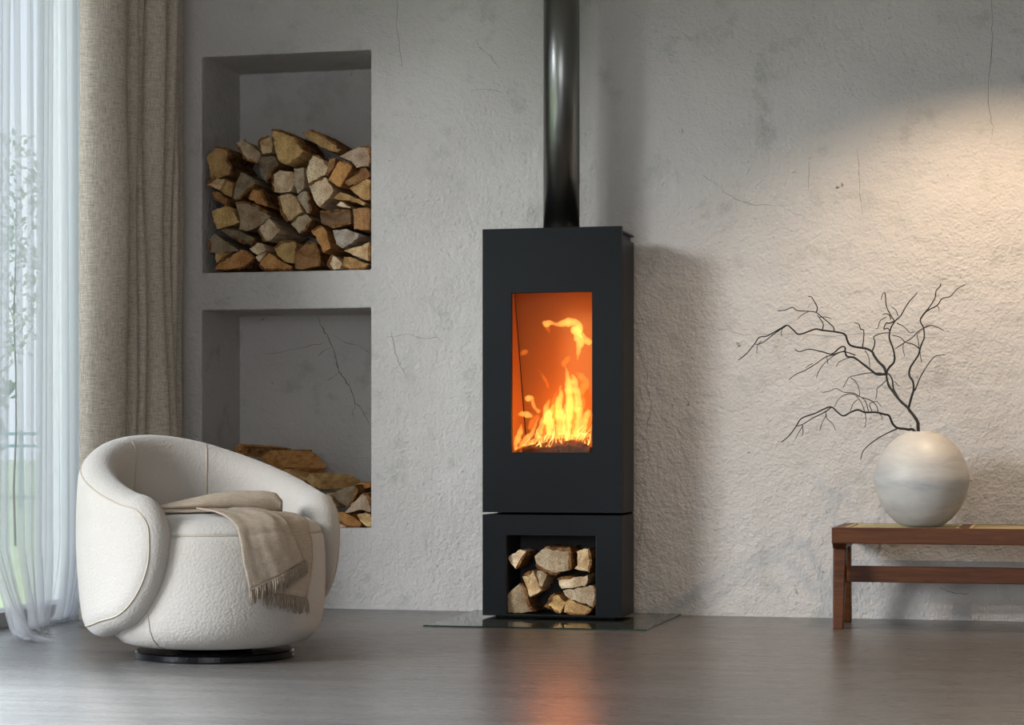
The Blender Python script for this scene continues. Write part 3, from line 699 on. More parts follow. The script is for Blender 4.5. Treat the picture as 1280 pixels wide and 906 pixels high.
    (0.00093, 0.0007, [(-0.9867, -0.4, 1.1017), (-0.9906, -0.3971, 1.0869), (-0.9894, -0.3923, 1.0721)]),
    (0.00093, 0.0007, [(-0.8329, -0.3073, 1.0051), (-0.83, -0.3009, 0.9876), (-0.8279, -0.2955, 0.9718)]),
    (0.00093, 0.0007, [(-0.8831, -0.3171, 0.9741), (-0.8961, -0.3203, 0.9679), (-0.9092, -0.3218, 0.9564)]),
]
BRANCH_LOW = [
    (0.00327, 0.00112, [(-0.5065, -0.3515, 0.7221), (-0.5262, -0.3546, 0.7265), (-0.539, -0.3569, 0.7291), (-0.5688, -0.3629, 0.7335), (-0.5856, -0.3698, 0.751), (-0.5962, -0.3778, 0.7771), (-0.6148, -0.3835, 0.7832), (-0.6444, -0.392, 0.7902), (-0.6827, -0.4004, 0.7902), (-0.7081, -0.407, 0.799), (-0.7338, -0.4098, 0.7903), (-0.7597, -0.4116, 0.7772), (-0.7811, -0.4157, 0.7904), (-0.8025, -0.4184, 0.8096), (-0.8287, -0.4182, 0.8036), (-0.8637, -0.417, 0.7862), (-0.9122, -0.4134, 0.7689), (-0.9342, -0.413, 0.7382), (-0.96, -0.4176, 0.703), (-0.9889, -0.4187, 0.6793)]),
    (0.0014, 0.00093, [(-0.8025, -0.4184, 0.8096), (-0.8287, -0.4179, 0.7905), (-0.8725, -0.4167, 0.7687), (-0.9077, -0.4151, 0.7469), (-0.9342, -0.413, 0.7382)]),
    (0.00163, 0.00093, [(-0.5688, -0.3621, 0.7291), (-0.6072, -0.3698, 0.7116), (-0.6495, -0.3824, 0.6854), (-0.6874, -0.3957, 0.6504), (-0.6982, -0.4013, 0.6154)]),
    (0.00117, 0.0007, [(-0.6359, -0.39, 0.7902), (-0.6398, -0.3957, 0.812), (-0.6607, -0.4047, 0.8337), (-0.6989, -0.4135, 0.8468), (-0.7201, -0.4177, 0.8599), (-0.7589, -0.4202, 0.8645), (-0.785, -0.4199, 0.8778), (-0.8069, -0.4186, 0.8692), (-0.8377, -0.4156, 0.8624)]),
    (0.00103, 0.0007, [(-0.6827, -0.4004, 0.7902), (-0.6908, -0.4071, 0.8164), (-0.7032, -0.4128, 0.8381), (-0.7202, -0.4172, 0.8556), (-0.7503, -0.4194, 0.8557), (-0.7764, -0.4192, 0.8384), (-0.7939, -0.418, 0.8079)]),
    (0.00103, 0.0007, [(-0.6698, -0.3986, 0.7946), (-0.6778, -0.4063, 0.825), (-0.6904, -0.4115, 0.8425), (-0.7116, -0.4157, 0.8512)]),
    (0.00103, 0.0007, [(-0.6571, -0.3958, 0.7946), (-0.6651, -0.403, 0.8207), (-0.6395, -0.3994, 0.8294), (-0.6229, -0.3912, 0.8094)]),
    (0.00093, 0.0007, [(-0.7338, -0.4105, 0.7946), (-0.7249, -0.4132, 0.8208), (-0.7075, -0.4134, 0.8381)]),
    (0.00093, 0.0007, [(-0.8243, -0.418, 0.7948), (-0.8201, -0.4164, 0.7686), (-0.7988, -0.4123, 0.7467), (-0.7888, -0.4074, 0.7222)]),
    (0.00093, 0.0007, [(-0.8201, -0.4173, 0.7817), (-0.8376, -0.416, 0.7511), (-0.8465, -0.4142, 0.7222)]),
    (0.00093, 0.0007, [(-0.9121, -0.4147, 0.7469), (-0.9075, -0.416, 0.7206), (-0.9113, -0.4213, 0.703)]),
    (0.00093, 0.0007, [(-0.9076, -0.4152, 0.7425), (-0.9208, -0.4154, 0.7206), (-0.9373, -0.4242, 0.6898)]),
    (0.00093, 0.0007, [(-0.6827, -0.4004, 0.7902), (-0.6789, -0.3941, 0.7641), (-0.6837, -0.3885, 0.7335)]),
    (0.00093, 0.0007, [(-0.6359, -0.3896, 0.7885), (-0.6234, -0.3841, 0.7771), (-0.6211, -0.3797, 0.7597)]),
]
CRACKS = [
    (0.442, 0.005, [(-3.0974, 1.2263), (-3.0823, 1.1992), (-3.0597, 1.1542), (-3.0409, 1.1272), (-3.0127, 1.0643), (-3.0033, 1.0196), (-2.9996, 0.9928), (-2.9808, 0.9694), (-2.9565, 0.9389), (-2.9415, 0.9031), (-2.9191, 0.8495), (-2.9004, 0.8316), (-2.8817, 0.8048), (-2.8631, 0.7727), (-2.8519, 0.7425)]),
    (0.442, 0.0035, [(-3.0315, 1.086), (-3.0635, 1.0791), (-3.088, 1.0525)]),
    (0.442, 0.003, [(-2.9958, 0.9802), (-3.0221, 0.9626), (-3.0503, 0.9485)]),
    (0.442, 0.0022, [(-3.0597, 1.1095), (-3.1352, 1.0978), (-3.2298, 1.0791), (-3.3441, 1.064)]),
    (0.442, 0.0025, [(-2.9191, 0.8442), (-2.9322, 0.8193), (-2.9284, 0.7836)]),
    (0.442, 0.0022, [(-3.0259, 1.1449), (-2.9658, 1.1085), (-2.9097, 1.0989), (-2.8575, 1.0628)]),
    (0, 0.0028, [(-0.2384, 2.3636), (-0.2345, 2.2827), (-0.2358, 2.202), (-0.2437, 2.0947), (-0.2516, 1.9739), (-0.2384, 1.9196), (-0.2319, 1.8656), (-0.245, 1.8122)]),
    (0, 0.0026, [(-1.6106, 1.0925), (-1.6012, 1.0525), (-1.5904, 1.0126), (-1.5702, 0.9594), (-1.5702, 0.9064), (-1.5554, 0.8532), (-1.5567, 0.8002), (-1.5688, 0.7472), (-1.5702, 0.6942), (-1.5621, 0.6544), (-1.5635, 0.6147), (-1.5837, 0.5351), (-1.5877, 0.482), (-1.5904, 0.4156)]),
    (0, 0.002, [(-1.3442, 1.7232), (-1.2953, 1.6941), (-1.2534, 1.6514), (-1.1978, 1.625), (-1.1424, 1.6069), (-1.0871, 1.6082), (-1.032, 1.5985)]),
    (0, 0.0028, [(-2.6255, 1.127), (-2.6131, 1.0846), (-2.6079, 1.0424), (-2.585, 0.9916), (-2.5551, 0.9374)]),
    (0, 0.002, [(-2.6431, 1.1103), (-2.5551, 1.1177), (-2.485, 1.1), (-2.4326, 1.1028), (-2.3977, 1.0822)]),
    (0, 0.003, [(-2.2689, 2.3021), (-2.2578, 2.2749), (-2.2413, 2.2582), (-2.2358, 2.2473)]),
    (0, 0.0022, [(-2.2358, 2.2579), (-2.1973, 2.2243), (-2.1808, 2.197), (-2.1698, 2.1785)]),
    (0, 0.0022, [(-2.291, 2.0948), (-2.2303, 2.1031), (-2.1973, 2.0944), (-2.1533, 2.0842)]),
    (0, 0.002, [(-2.5982, 2.4781), (-2.605, 2.3809), (-2.5914, 2.2827), (-2.5778, 2.1911)]),
    (0, 0.0018, [(-1.279, 1.128), (-1.1845, 1.1018), (-1.0281, 1.103), (-0.8423, 1.0914), (-0.6584, 1.1016), (-0.4763, 1.084), (-0.2365, 1.1025)]),
    (0, 0.0018, [(-0.7454, 1.8149), (-0.7387, 1.7328), (-0.7346, 1.6508), (-0.7251, 1.5551)]),
    (0, 0.0018, [(-0.9291, 1.766), (-0.9318, 1.7112), (-0.9332, 1.6563)]),
    (0, 0.0025, [(-1.5975, 0.4295), (-1.5879, 0.3726), (-1.5975, 0.3156), (-1.6104, 0.2774)]),
    (0, 0.003, [(-0.4311, 0.1217), (-0.4011, 0.113), (-0.368, 0.1013), (-0.3201, 0.1052)]),
]
FLAMES = [
    ('hot', -0.28, [(-1.929, 1.1463, 0.0074), (-1.9153, 1.1383, 0.0149), (-1.8991, 1.142, 0.0119), (-1.871, 1.1354, 0.0089), (-1.8388, 1.1412, 0.0149), (-1.8067, 1.1423, 0.0178), (-1.7891, 1.1288, 0.0208), (-1.7907, 1.1014, 0.0193), (-1.7811, 1.07, 0.0178), (-1.7843, 1.0387, 0.0119), (-1.7907, 0.9957, 0.003)]),
    ('hot', -0.25, [(-1.7931, 1.1108, 0.0104), (-1.7771, 1.0909, 0.0134), (-1.761, 1.0727, 0.0134), (-1.741, 1.0615, 0.009)]),
    ('warm', -0.2, [(-1.9378, 1.1429, 0.009), (-1.9256, 1.1189, 0.0075), (-1.9199, 1.1006, 0.0023)]),
    ('warm', -0.2, [(-2.0375, 1.0224, 0.0045), (-2.026, 1.0303, 0.0105), (-2.0113, 1.0349, 0.009), (-2.0015, 1.0364, 0.0023)]),
    ('warm', -0.2, [(-1.968, 0.9709, 0.0023), (-1.95, 0.9469, 0.0045), (-1.9362, 0.9246, 0.0068), (-1.928, 0.9047, 0.006), (-1.9199, 0.8888, 0.0023)]),
    ('hot', -0.28, [(-2.0002, 0.8534, 0.0045), (-1.9856, 0.8502, 0.0149), (-1.9694, 0.8501, 0.0119), (-1.9678, 0.832, 0.0067), (-1.9556, 0.8123, 0.0074), (-1.9403, 0.7949, 0.0089)]),
    ('hot', -0.25, [(-2.0351, 0.7878, 0.003), (-2.0172, 0.7909, 0.0104), (-1.9993, 0.7876, 0.0134), (-1.9814, 0.7828, 0.0075), (-1.9749, 0.786, 0.0022)]),
    ('hot', -0.22, [(-1.8481, 0.7022, 0.0195), (-1.8424, 0.7575, 0.018), (-1.8343, 0.8207, 0.018), (-1.8376, 0.8838, 0.015), (-1.8408, 0.9391, 0.009), (-1.8473, 0.9668, 0.0045), (-1.8521, 0.9787, 0.0022)]),
    ('warm', -0.2, [(-1.8647, 0.9732, 0.009), (-1.8549, 0.9913, 0.012), (-1.8452, 1.0071, 0.0075), (-1.8387, 1.0173, 0.0015)]),
    ('hot', -0.235, [(-1.8044, 0.6982, 0.0165), (-1.794, 0.7572, 0.015), (-1.7964, 0.8202, 0.0165), (-1.8044, 0.8793, 0.0165), (-1.8125, 0.9227, 0.012), (-1.823, 0.9449, 0.0037)]),
    ('warm', -0.2, [(-1.8039, 0.8683, 0.015), (-1.7853, 0.888, 0.0165), (-1.7756, 0.9116, 0.015), (-1.7878, 0.9315, 0.0135), (-1.808, 0.9474, 0.0075), (-1.8177, 0.9538, 0.0023)]),
    ('hot', -0.25, [(-1.8656, 0.7061, 0.0179), (-1.8632, 0.7651, 0.0179), (-1.8697, 0.8203, 0.0179), (-1.8632, 0.8675, 0.0104), (-1.86, 0.9029, 0.003)]),
    ('hot', -0.22, [(-1.9088, 0.7063, 0.018), (-1.9153, 0.7577, 0.0195), (-1.9251, 0.7933, 0.0165), (-1.9234, 0.825, 0.0105), (-1.9153, 0.8487, 0.003)]),
    ('warm', -0.2, [(-1.8971, 0.7578, 0.0165), (-1.9012, 0.8054, 0.015), (-1.8955, 0.853, 0.0105), (-1.889, 0.8807, 0.003)]),
    ('hot', -0.235, [(-1.9581, 0.6944, 0.012), (-1.9443, 0.7339, 0.0135), (-1.9313, 0.7734, 0.0135), (-1.907, 0.8049, 0.0105), (-1.8933, 0.8285, 0.003)]),
    ('warm', -0.2, [(-2.0031, 0.7303, 0.0105), (-1.9884, 0.7541, 0.012), (-1.9737, 0.7779, 0.0105), (-1.9606, 0.7937, 0.003)]),
    ('hot', -0.25, [(-2.0522, 0.6485, 0.009), (-2.0359, 0.6865, 0.0134), (-2.0237, 0.7221, 0.0119), (-2.018, 0.7513, 0.003)]),
    ('hot', -0.22, [(-2.0326, 0.6667, 0.009), (-2.0065, 0.6944, 0.012), (-1.9861, 0.7166, 0.009), (-1.9657, 0.7578, 0.006), (-1.9543, 0.7816, 0.0022)]),
    ('hot', -0.265, [(-1.7739, 0.7059, 0.0134), (-1.7683, 0.749, 0.0149), (-1.7579, 0.7804, 0.0134), (-1.741, 0.8038, 0.0104)]),
    ('warm', -0.2, [(-1.7918, 0.805, 0.0105), (-1.7837, 0.8326, 0.012), (-1.787, 0.8564, 0.0075), (-1.7918, 0.8698, 0.0023)]),
    ('hot', -0.28, [(-2.0407, 0.6533, 0.0059), (-2.0002, 0.6691, 0.0089), (-1.9516, 0.6903, 0.0104), (-1.9032, 0.7005, 0.0119), (-1.8549, 0.7059, 0.0134), (-1.7987, 0.7004, 0.0134), (-1.7587, 0.7059, 0.0119), (-1.7347, 0.7082, 0.0074)]),
    ('warm', -0.2, [(-1.7756, 0.7259, 0.018), (-1.7635, 0.7575, 0.015), (-1.7579, 0.7891, 0.0105)]),
    ('hot', -0.22, [(-1.8481, 0.6722, 0.006), (-1.8424, 0.6943, 0.012), (-1.844, 0.7259, 0.0105)]),
    ('warm', -0.2, [(-1.8282, 0.6786, 0.015), (-1.8241, 0.7577, 0.0255), (-1.8282, 0.8368, 0.027), (-1.8363, 0.9002, 0.018), (-1.8444, 0.9517, 0.0038)]),
    ('warm', -0.2, [(-1.9378, 0.7024, 0.018), (-1.9215, 0.75, 0.0255), (-1.8971, 0.7975, 0.0255), (-1.8768, 0.845, 0.0165), (-1.8687, 0.8845, 0.0038)]),
]

# ================================================================== STRUCTURE
XL, XR, YR, ZC = -3.75, 3.2, -10.6, 2.9
NX0, NX1 = -3.448, -2.712
NICHES = ((0.331, 1.229), (1.385, 2.281))
ND = 0.442

# back wall with its two niches
w = MB()
xs = [XL, NX0, NX1, XR]
zs = [0, 0.331, 1.229, 1.385, 2.281, ZC]
for i in range(3):
    for j in range(5):
        if i == 1 and j in (1, 3):
            z0, z1 = zs[j], zs[j + 1]
            A, B = (NX0, 0), (NX1, 0)
            w.add([(NX0, 0, z0), (NX1, 0, z0), (NX1, 0, z1), (NX0, 0, z1),
                   (NX0, ND, z0), (NX1, ND, z0), (NX1, ND, z1), (NX0, ND, z1)],
                  [(4, 5, 6, 7), (0, 1, 5, 4), (7, 6, 2, 3), (0, 4, 7, 3), (5, 1, 2, 6)])
        else:
            w.add([(xs[i], 0, zs[j]), (xs[i + 1], 0, zs[j]), (xs[i + 1], 0, zs[j + 1]), (xs[i], 0, zs[j + 1])], [(0, 1, 2, 3)])
# outer side of the wall so that no light leaks in
w.add([(XL, 0, 0), (XR, 0, 0), (XR, 0, ZC), (XL, 0, ZC), (XL, 0.6, 0), (XR, 0.6, 0), (XR, 0.6, ZC), (XL, 0.6, ZC)],
      [(5, 4, 7, 6), (0, 4, 5, 1), (3, 2, 6, 7), (0, 3, 7, 4), (1, 5, 6, 2)])
wall = w.build('wall_back', M['plaster'], merge=1e-4)
tag(wall, 'grey rough plaster wall with two square niches behind the stove', kind='structure')
bevel(wall, 0.006, 2, 40)
for Y, wd, pts in CRACKS:
    c = MB()
    P, R = [], []
    for i in range(len(pts) - 1):
        for k in range(3):
            t = k / 3
            x = pts[i][0] * (1 - t) + pts[i + 1][0] * t
            z = pts[i][1] * (1 - t) + pts[i + 1][1] * t
            P.append((x + random.gauss(0, 0.0022), Y - 0.0002, z + random.gauss(0, 0.0022)))
            R.append(wd * 0.5 * random.uniform(0.35, 1.05) * (0.35 + 0.65 * math.sin(PI * min(1, 0.12 + (i + t) / len(pts)))))
    P.append((pts[-1][0], Y, pts[-1][1]))
    R.append(0.0003)
    c.tube(P, R, 4, flat=0.25, up=(0, 1, 0))
    c.build('crack', M['crack'], wall)

f = MB()
f.box(XL - 0.02, XR, YR, 0.0, -0.12, 0.0)
tag(f.build('floor', M['floor']), 'dark grey brown polished floor', kind='structure')
f = MB()
f.box(XL - 0.15, XR + 0.1, YR - 0.1, 0.6, ZC, ZC + 0.15)
tag(f.build('ceiling', M['ceiling']), kind='structure')
f = MB()
f.box(XR, XR + 0.1, YR, 0.0, 0, ZC)
tag(f.build('wall_right', M['room']), kind='structure')
f = MB()
f.box(XL, -2.5, YR - 0.1, YR, 0, ZC)
f.box(1.5, XR, YR - 0.1, YR, 0, ZC)
f.box(-2.5, 1.5, YR - 0.1, YR, 0, 0.6)
f.box(-2.5, 1.5, YR - 0.1, YR, 2.4, ZC)  # the opening left between these is put in for the rear fill lamp
tag(f.build('wall_front', M['room']), kind='structure')
# left wall: glazed from the corner pier almost to the far end
WY0, WY1, WZ = -6.6, -0.22, 2.62
f = MB()
f.box(XL - 0.14, XL, WY1, 0.0, 0, ZC)
f.box(XL - 0.14, XL, YR, WY0, 0, ZC)
f.box(XL - 0.14, XL, WY0, WY1, WZ, ZC)
tag(f.build('wall_left', M['room']), kind='structure')
win = empty('window_1', (XL - 0.07, (WY0 + WY1) / 2, 0), kind='structure')
wb = (XL - 0.07, (WY0 + WY1) / 2, 0)
for nm, (x0, x1, y0, y1, z0, z1) in (('bottom_rail', (XL - 0.12, XL + 0.0, WY0, WY1, 0.0, 0.055)),
                                     ('top_rail', (XL - 0.12, XL + 0.0, WY0, WY1, WZ - 0.05, WZ))):
    m_ = MB()
    m_.box(x0, x1, y0, y1, z0, z1)
    local(m_, wb).build(nm, M['frame'], win)
for y in (WY0, -4.5, -2.4, WY1 - 0.05):
    m_ = MB()
    m_.box(XL - 0.11, XL - 0.01, y, y + 0.05, 0.055, WZ - 0.05)
    local(m_, wb).build('mullion', M['frame'], win)
for y0, y1 in ((WY0 + 0.05, -4.5), (-4.45, -2.4), (-2.35, WY1 - 0.05)):
    m_ = MB()
    m_.box(XL - 0.064, XL - 0.058, y0, y1, 0.055, WZ - 0.05)
    local(m_, wb).build('pane', M['pane'], win)

# outdoors: white return wall of the house, lawn, railing, planting
f = MB()
f.box(-4.17, XL - 0.145, -0.03, 0.35, -0.05, 3.2)
tag(f.build('wall_outside', M['white_wall']), 'white outer wall return beyond the window glass', kind='structure')
f = MB()
f.box(-70, XL - 0.145, -14, 90, -0.2, -0.06)
tag(f.build('lawn_ground', M['lawn']), 'sunny green lawn beyond the window', kind='structure')


# ================================================================== FIREWOOD
TONE = dict(pale=(0.88, 0.70, 0.47), light=(0.80, 0.58, 0.32), tan=(0.64, 0.41, 0.175), yellow=(0.68, 0.46, 0.19),
            yellowlight=(0.74, 0.53, 0.25), orange=(0.64, 0.335, 0.12), brown=(0.40, 0.215, 0.09), dkbrown=(0.25, 0.155, 0.08),
            grey=(0.33, 0.265, 0.175), greylight=(0.55, 0.435, 0.29), greywhite=(0.64, 0.55, 0.41), pinkgrey=(0.50, 0.38, 0.275),
            dkgrey=(0.24, 0.19, 0.125), brgrey=(0.44, 0.335, 0.215), greymold=(0.48, 0.43, 0.36))
GROUP = dict(U='firewood stacked in the upper niche', L='firewood stacked in the lower niche', S='firewood in the stove compartment')


def smooth_noise(x, y, z, s):
    return noise.noise(Vector((x * s, y * s, z * s)))


def firewood(P, bark, tone, Y, ext, label, which, seed, group=None):
    rr = random.Random(seed)
    cx = sum(p[0] for p in P) / len(P)
    cz = sum(p[1] for p in P) / len(P)
    zmin = min(p[1] for p in P)
    base = Vector((cx, Y, cz))
    ex, ey, ez = ext
    # resampled outline, slightly uneven between the traced corners
    out, isb = [], []
    n = len(P)
    for i in range(n):
        a, b = P[i], P[(i + 1) % n]
        L_ = math.hypot(b[0] - a[0], b[1] - a[1])
        k = max(1, int(L_ / 0.014))
        nx, nz = (b[1] - a[1]) / max(L_, 1e-6), -(b[0] - a[0]) / max(L_, 1e-6)
        for j in range(k):
            t = j / k
            x, z = a[0] + (b[0] - a[0]) * t, a[1] + (b[1] - a[1]) * t
            if j:
                d = rr.gauss(0, 0.0016) - (0.001 if i in bark else 0)
                x, z = x + nx * d, z + nz * d
            else:
                x, z = x + (cx - x) * 0.02, z + (cz - z) * 0.02
            out.append((x, z))
            isb.append(i in bark)
    m = len(out)
    mb = MB()
    rings = [(0.0, 0.955), (0.012, 0.988), (0.45, 0.98), (0.85, 0.965), (1.0, 0.93)]
    tw = rr.uniform(-0.05, 0.05)
    sl = (rr.uniform(-0.16, 0.16), rr.uniform(-0.16, 0.16))     # slant of the saw cut
    for t, s in rings:
        for q, (x, z) in enumerate(out):
            j = (0.0022 if t > 0.02 else 0.0012)
            dy = (0.006 * smooth_noise(x, z, seed * 0.37, 26) + sl[0] * (x - cx) + sl[1] * (z - cz)) * max(0, 1 - t * 8)
            ang = tw * t
            ux, uz = (x - cx) * s, (z - cz) * s
            mb.v.append((cx + ux * math.cos(ang) - uz * math.sin(ang) + ex * t + rr.gauss(0, j),
                         Y + ey * t + dy + 0.0,
                         cz + ux * math.sin(ang) + uz * math.cos(ang) + ez * t + rr.gauss(0, j)))
    for i in range(len(rings) - 1):
        for q in range(m):
            q2 = (q + 1) % m
            mb.face([i * m + q, i * m + q2, (i + 1) * m + q2, (i + 1) * m + q], 0 if i == 0 else 1)
    # end faces: two inner rings following an uneven, slightly slanting saw cut
    for e, sign in ((0, 1), (len(rings) - 1, -1)):
        c0 = Vector((cx + ex * rings[e][0], Y + ey * rings[e][0], cz + ez * rings[e][0]))
        prev = [e * m + q for q in range(m)]
        for fr in (0.68, 0.34):
            cur = []
            for q in range(m):
                p = c0 + (Vector(mb.v[e * m + q]) - c0) * fr
                p.y = c0.y + sl[0] * (p.x - c0.x) + sl[1] * (p.z - c0.z) + 0.006 * smooth_noise(p.x, p.z, seed * 0.37, 26)
                cur.append(len(mb.v))
                mb.v.append(tuple(p))
            for q in range(m):
                q2 = (q + 1) % m
                f1 = [prev[q], cur[q], cur[q2], prev[q2]]
                mb.face(f1 if sign > 0 else f1[::-1], 0)
            prev = cur
        ci = len(mb.v)
        mb.v.append((c0.x, c0.y + 0.006 * smooth_noise(c0.x, c0.z, seed * 0.37, 26), c0.z))
        for q in range(m):
            f2 = [prev[q], ci, prev[(q + 1) % m]]
            mb.face(f2 if sign > 0 else f2[::-1], 0)
    LIM = {'U': (NX0 + 0.002, NX1 - 0.002, 1.3855), 'L': (NX0 + 0.002, NX1 - 0.002, 0.3315), 'S': (-2.0515, -1.7015, 0.0205)}[which]
    mb.v = [(min(max(x, LIM[0]), LIM[1]), y, max(z, LIM[2])) for x, y, z in mb.v]
    o = mb.build('firewood_log', [M['wend'], M['wside']], origin=base, normals=True)
    c = TONE[tone]
    k = rr.uniform(0.9, 1.12)
    o.color = (c[0] * k, c[1] * k, c[2] * k, 1)
    tag(o, label, 'firewood', group or GROUP[which])
    # bark along the marked edges
    if bark:
        bm_ = MB()
        runs, cur = [], []
        start = next((q for q in range(m) if not isb[q]), 0)
        for s_ in range(m + 1):
            q = (start + s_) % m
            if isb[q] and s_ < m:
                cur.append(q)
            elif cur:
                cur.append(q)
                runs.append(cur)
                cur = []
        for run in runs:
            nn = len(run)
            rows = []
            for t in (-0.012, 0.10, 0.28, 0.5, 0.75, 0.97):
                inn, outr = [], []
                for a, q in enumerate(run):
                    x, z = out[q]
                    x0, z0 = out[q - 1]
                    x1, z1 = out[(q + 1) % m]
                    tx, tz = x1 - x0, z1 - z0
                    l_ = math.hypot(tx, tz) or 1
                    nx, nz = tz / l_, -tx / l_
                    edge = 0.35 if a in (0, nn - 1) else 1.0
                    th = edge * (0.0042 + 0.0050 * max(0, smooth_noise(x, z + t * 9, seed, 60) + 0.35) + rr.uniform(0, 0.002))
                    jy = rr.gauss(0, 0.004)
                    yy = Y + ey * max(t, 0) - (0.004 if t < 0 else 0) + jy + (sl[0] * (x - cx) + sl[1] * (z - cz)) * max(0, 1 - max(t, 0) * 8)
                    inn.append((x - nx * 0.003 + ex * t, yy, z - nz * 0.003 + ez * t))
                    outr.append((x + nx * th + ex * t, yy, z + nz * th + ez * t))
                rows.append(inn + outr[::-1])
            b = len(bm_.v)
            w2 = 2 * nn
            for r_ in rows:
                bm_.v.extend(r_)
            for i in range(len(rows) - 1):
                for q in range(w2):
                    q2 = (q + 1) % w2
                    bm_.face([b + i * w2 + q, b + i * w2 + q2, b + (i + 1) * w2 + q2, b + (i + 1) * w2 + q])
            for i in (0, len(rows) - 1):
                for q in range(nn - 1):
                    bm_.face([b + i * w2 + q, b + i * w2 + q + 1, b + i * w2 + w2 - 2 - q, b + i * w2 + w2 - 1 - q])
        bm_.v = [(min(max(x, LIM[0]), LIM[1]), y, max(z, LIM[2])) for x, y, z in bm_.v]
        local(bm_, base).build('bark', M['bark'], o, normals=True)
    return o


for i, (P, bark, tone, Y, ext, label, which) in enumerate(LOGS):
    firewood(P, bark, tone, Y, ext, label, which, i + 1)
# the lower stack behind the armchair that carries the logs in view
HID = [(-3.36, 0.36), (-3.25, 0.365), (-3.14, 0.36), (-3.30, 0.455), (-3.19, 0.455), (-3.25, 0.545), (-3.06, 0.36), (-3.09, 0.45), (-3.13, 0.535)]
for i, (x, z) in enumerate(HID):
    P = [(x + 0.046 * math.cos(a) * (0.9 + 0.2 * random.random()), z + 0.042 * math.sin(a) * (0.9 + 0.2 * random.random()))
         for a in (0.4, 1.3, 2.4, 3.4, 4.5, 5.5)]
    firewood([(px, max(pz, 0.3335)) for px, pz in P], [1, 2] if i % 2 else [4], ('tan', 'light', 'orange')[i % 3], 0.08, (0, 0.26, 0),
             'split log of the lower niche stack hidden behind the armchair', 'L', 200 + i,
             'firewood hidden behind the armchair')


# ================================================================== STOVE
SB = (-1.873, -0.24, 0.006)
stove = empty('wood_stove', SB, label='tall slim black steel wood stove with glowing glass door, burning', cat='stove')
X0, X1, YF, YB = -2.146, -1.600, -0.366, -0.117


def part(name, mat, parent=stove, base=SB, bev=0.0, **kw):
    def fin(mb):
        o = local(mb, base).build(name, mat, parent, **kw)
        if bev:
            bevel(o, bev, 2)
        return o
    return fin


def holed_panel(mb, x0, x1, z0, z1, hx0, hx1, hz0, hz1, y0, y1):
    """One plate with a rectangular opening."""
    O = [(x0, z0), (x1, z0), (x1, z1), (x0, z1)]
    H = [(hx0, hz0), (hx1, hz0), (hx1, hz1), (hx0, hz1)]
    v = [(x, y, z) for y in (y0, y1) for q in (O, H) for x, z in q]
    F = []
    for k in range(4):
        k2 = (k + 1) % 4
        F += [(k, k2, 4 + k2, 4 + k), (8 + k2, 8 + k, 12 + k, 12 + k2), (k2, k, 8 + k, 8 + k2), (4 + k, 4 + k2, 12 + k2, 12 + k)]
    mb.add(v, F)


m_ = MB()
m_.box(X0 + 0.04, X1 - 0.04, YF + 0.05, YB, 0.006, 0.014)
part('plinth', M['inner'])(m_)
# lower compartment: shell with an open front
ox0, ox1, oz0, oz1 = -2.054, -1.699, 0.020, 0.327
m_ = MB()
holed_panel(m_, X0, X1, 0.014, 0.402, ox0, ox1, oz0, oz1, YF, YB)
m_.box(ox0, ox1, YB - 0.012, YB, oz0, oz1)
part('wood_compartment', M['steel'], bev=0.0012)(m_)
m_ = MB()
for b in ((ox0, ox0 + 0.002, oz0, oz1), (ox1 - 0.002, ox1, oz0, oz1)):
    m_.box(b[0], b[1], YF + 0.003, YB - 0.012, b[2], b[3])
m_.box(ox0, ox1, YF + 0.003, YB - 0.012, oz1 - 0.002, oz1)
m_.box(ox0, ox1, YB - 0.014, YB - 0.012, oz0, oz1)
part('compartment_lining', M['inner'])(m_)
m_ = MB()
m_.box(X0 + 0.002, X1 - 0.002, YB - 0.02, YB, 0.402, 0.411)
part('back_spacer', M['inner'])(m_)
# upper body around the firebox
wx0, wx1, wz0, wz1 = -2.032, -1.715, 0.642, 1.253
YI = -0.338
m_ = MB()
m_.box(X0, wx0 - 0.05, YI, YB, 0.411, 1.458)
m_.box(wx1 + 0.03, X1, YI, YB, 0.411, 1.458)
m_.box(wx0 - 0.05, wx1 + 0.03, YI, YB, 0.411, 0.60)
m_.box(wx0 - 0.05, wx1 + 0.03, YI, YB, 1.29, 1.458)
m_.box(wx0 - 0.05, wx1 + 0.03, YB - 0.01, YB, 0.60, 1.29)
part('body', M['steel'])(m_)
m_ = MB()
holed_panel(m_, X0, X1, 0.411, 1.501, wx0, wx1, wz0, wz1, YF, YF + 0.025)
door = part('door', M['steel'], bev=0.0012)(m_)
m_ = MB()
m_.box(wx0 - 0.01, wx1 + 0.01, YF + 0.012, YF + 0.016, wz0 - 0.01, wz1 + 0.01)
local(m_, SB).build('door_glass', M['door_glass'], door)
m_ = MB()
m_.box(X0 + 0.03, X1 - 0.012, YI + 0.01, YB - 0.01, 1.458, 1.479)
part('top_spacer', M['inner'])(m_)
m_ = MB()
m_.box(X0, X1 + 0.0, YI, YB, 1.479, 1.487)
part('top_plate', M['steel'], bev=0.001)(m_)
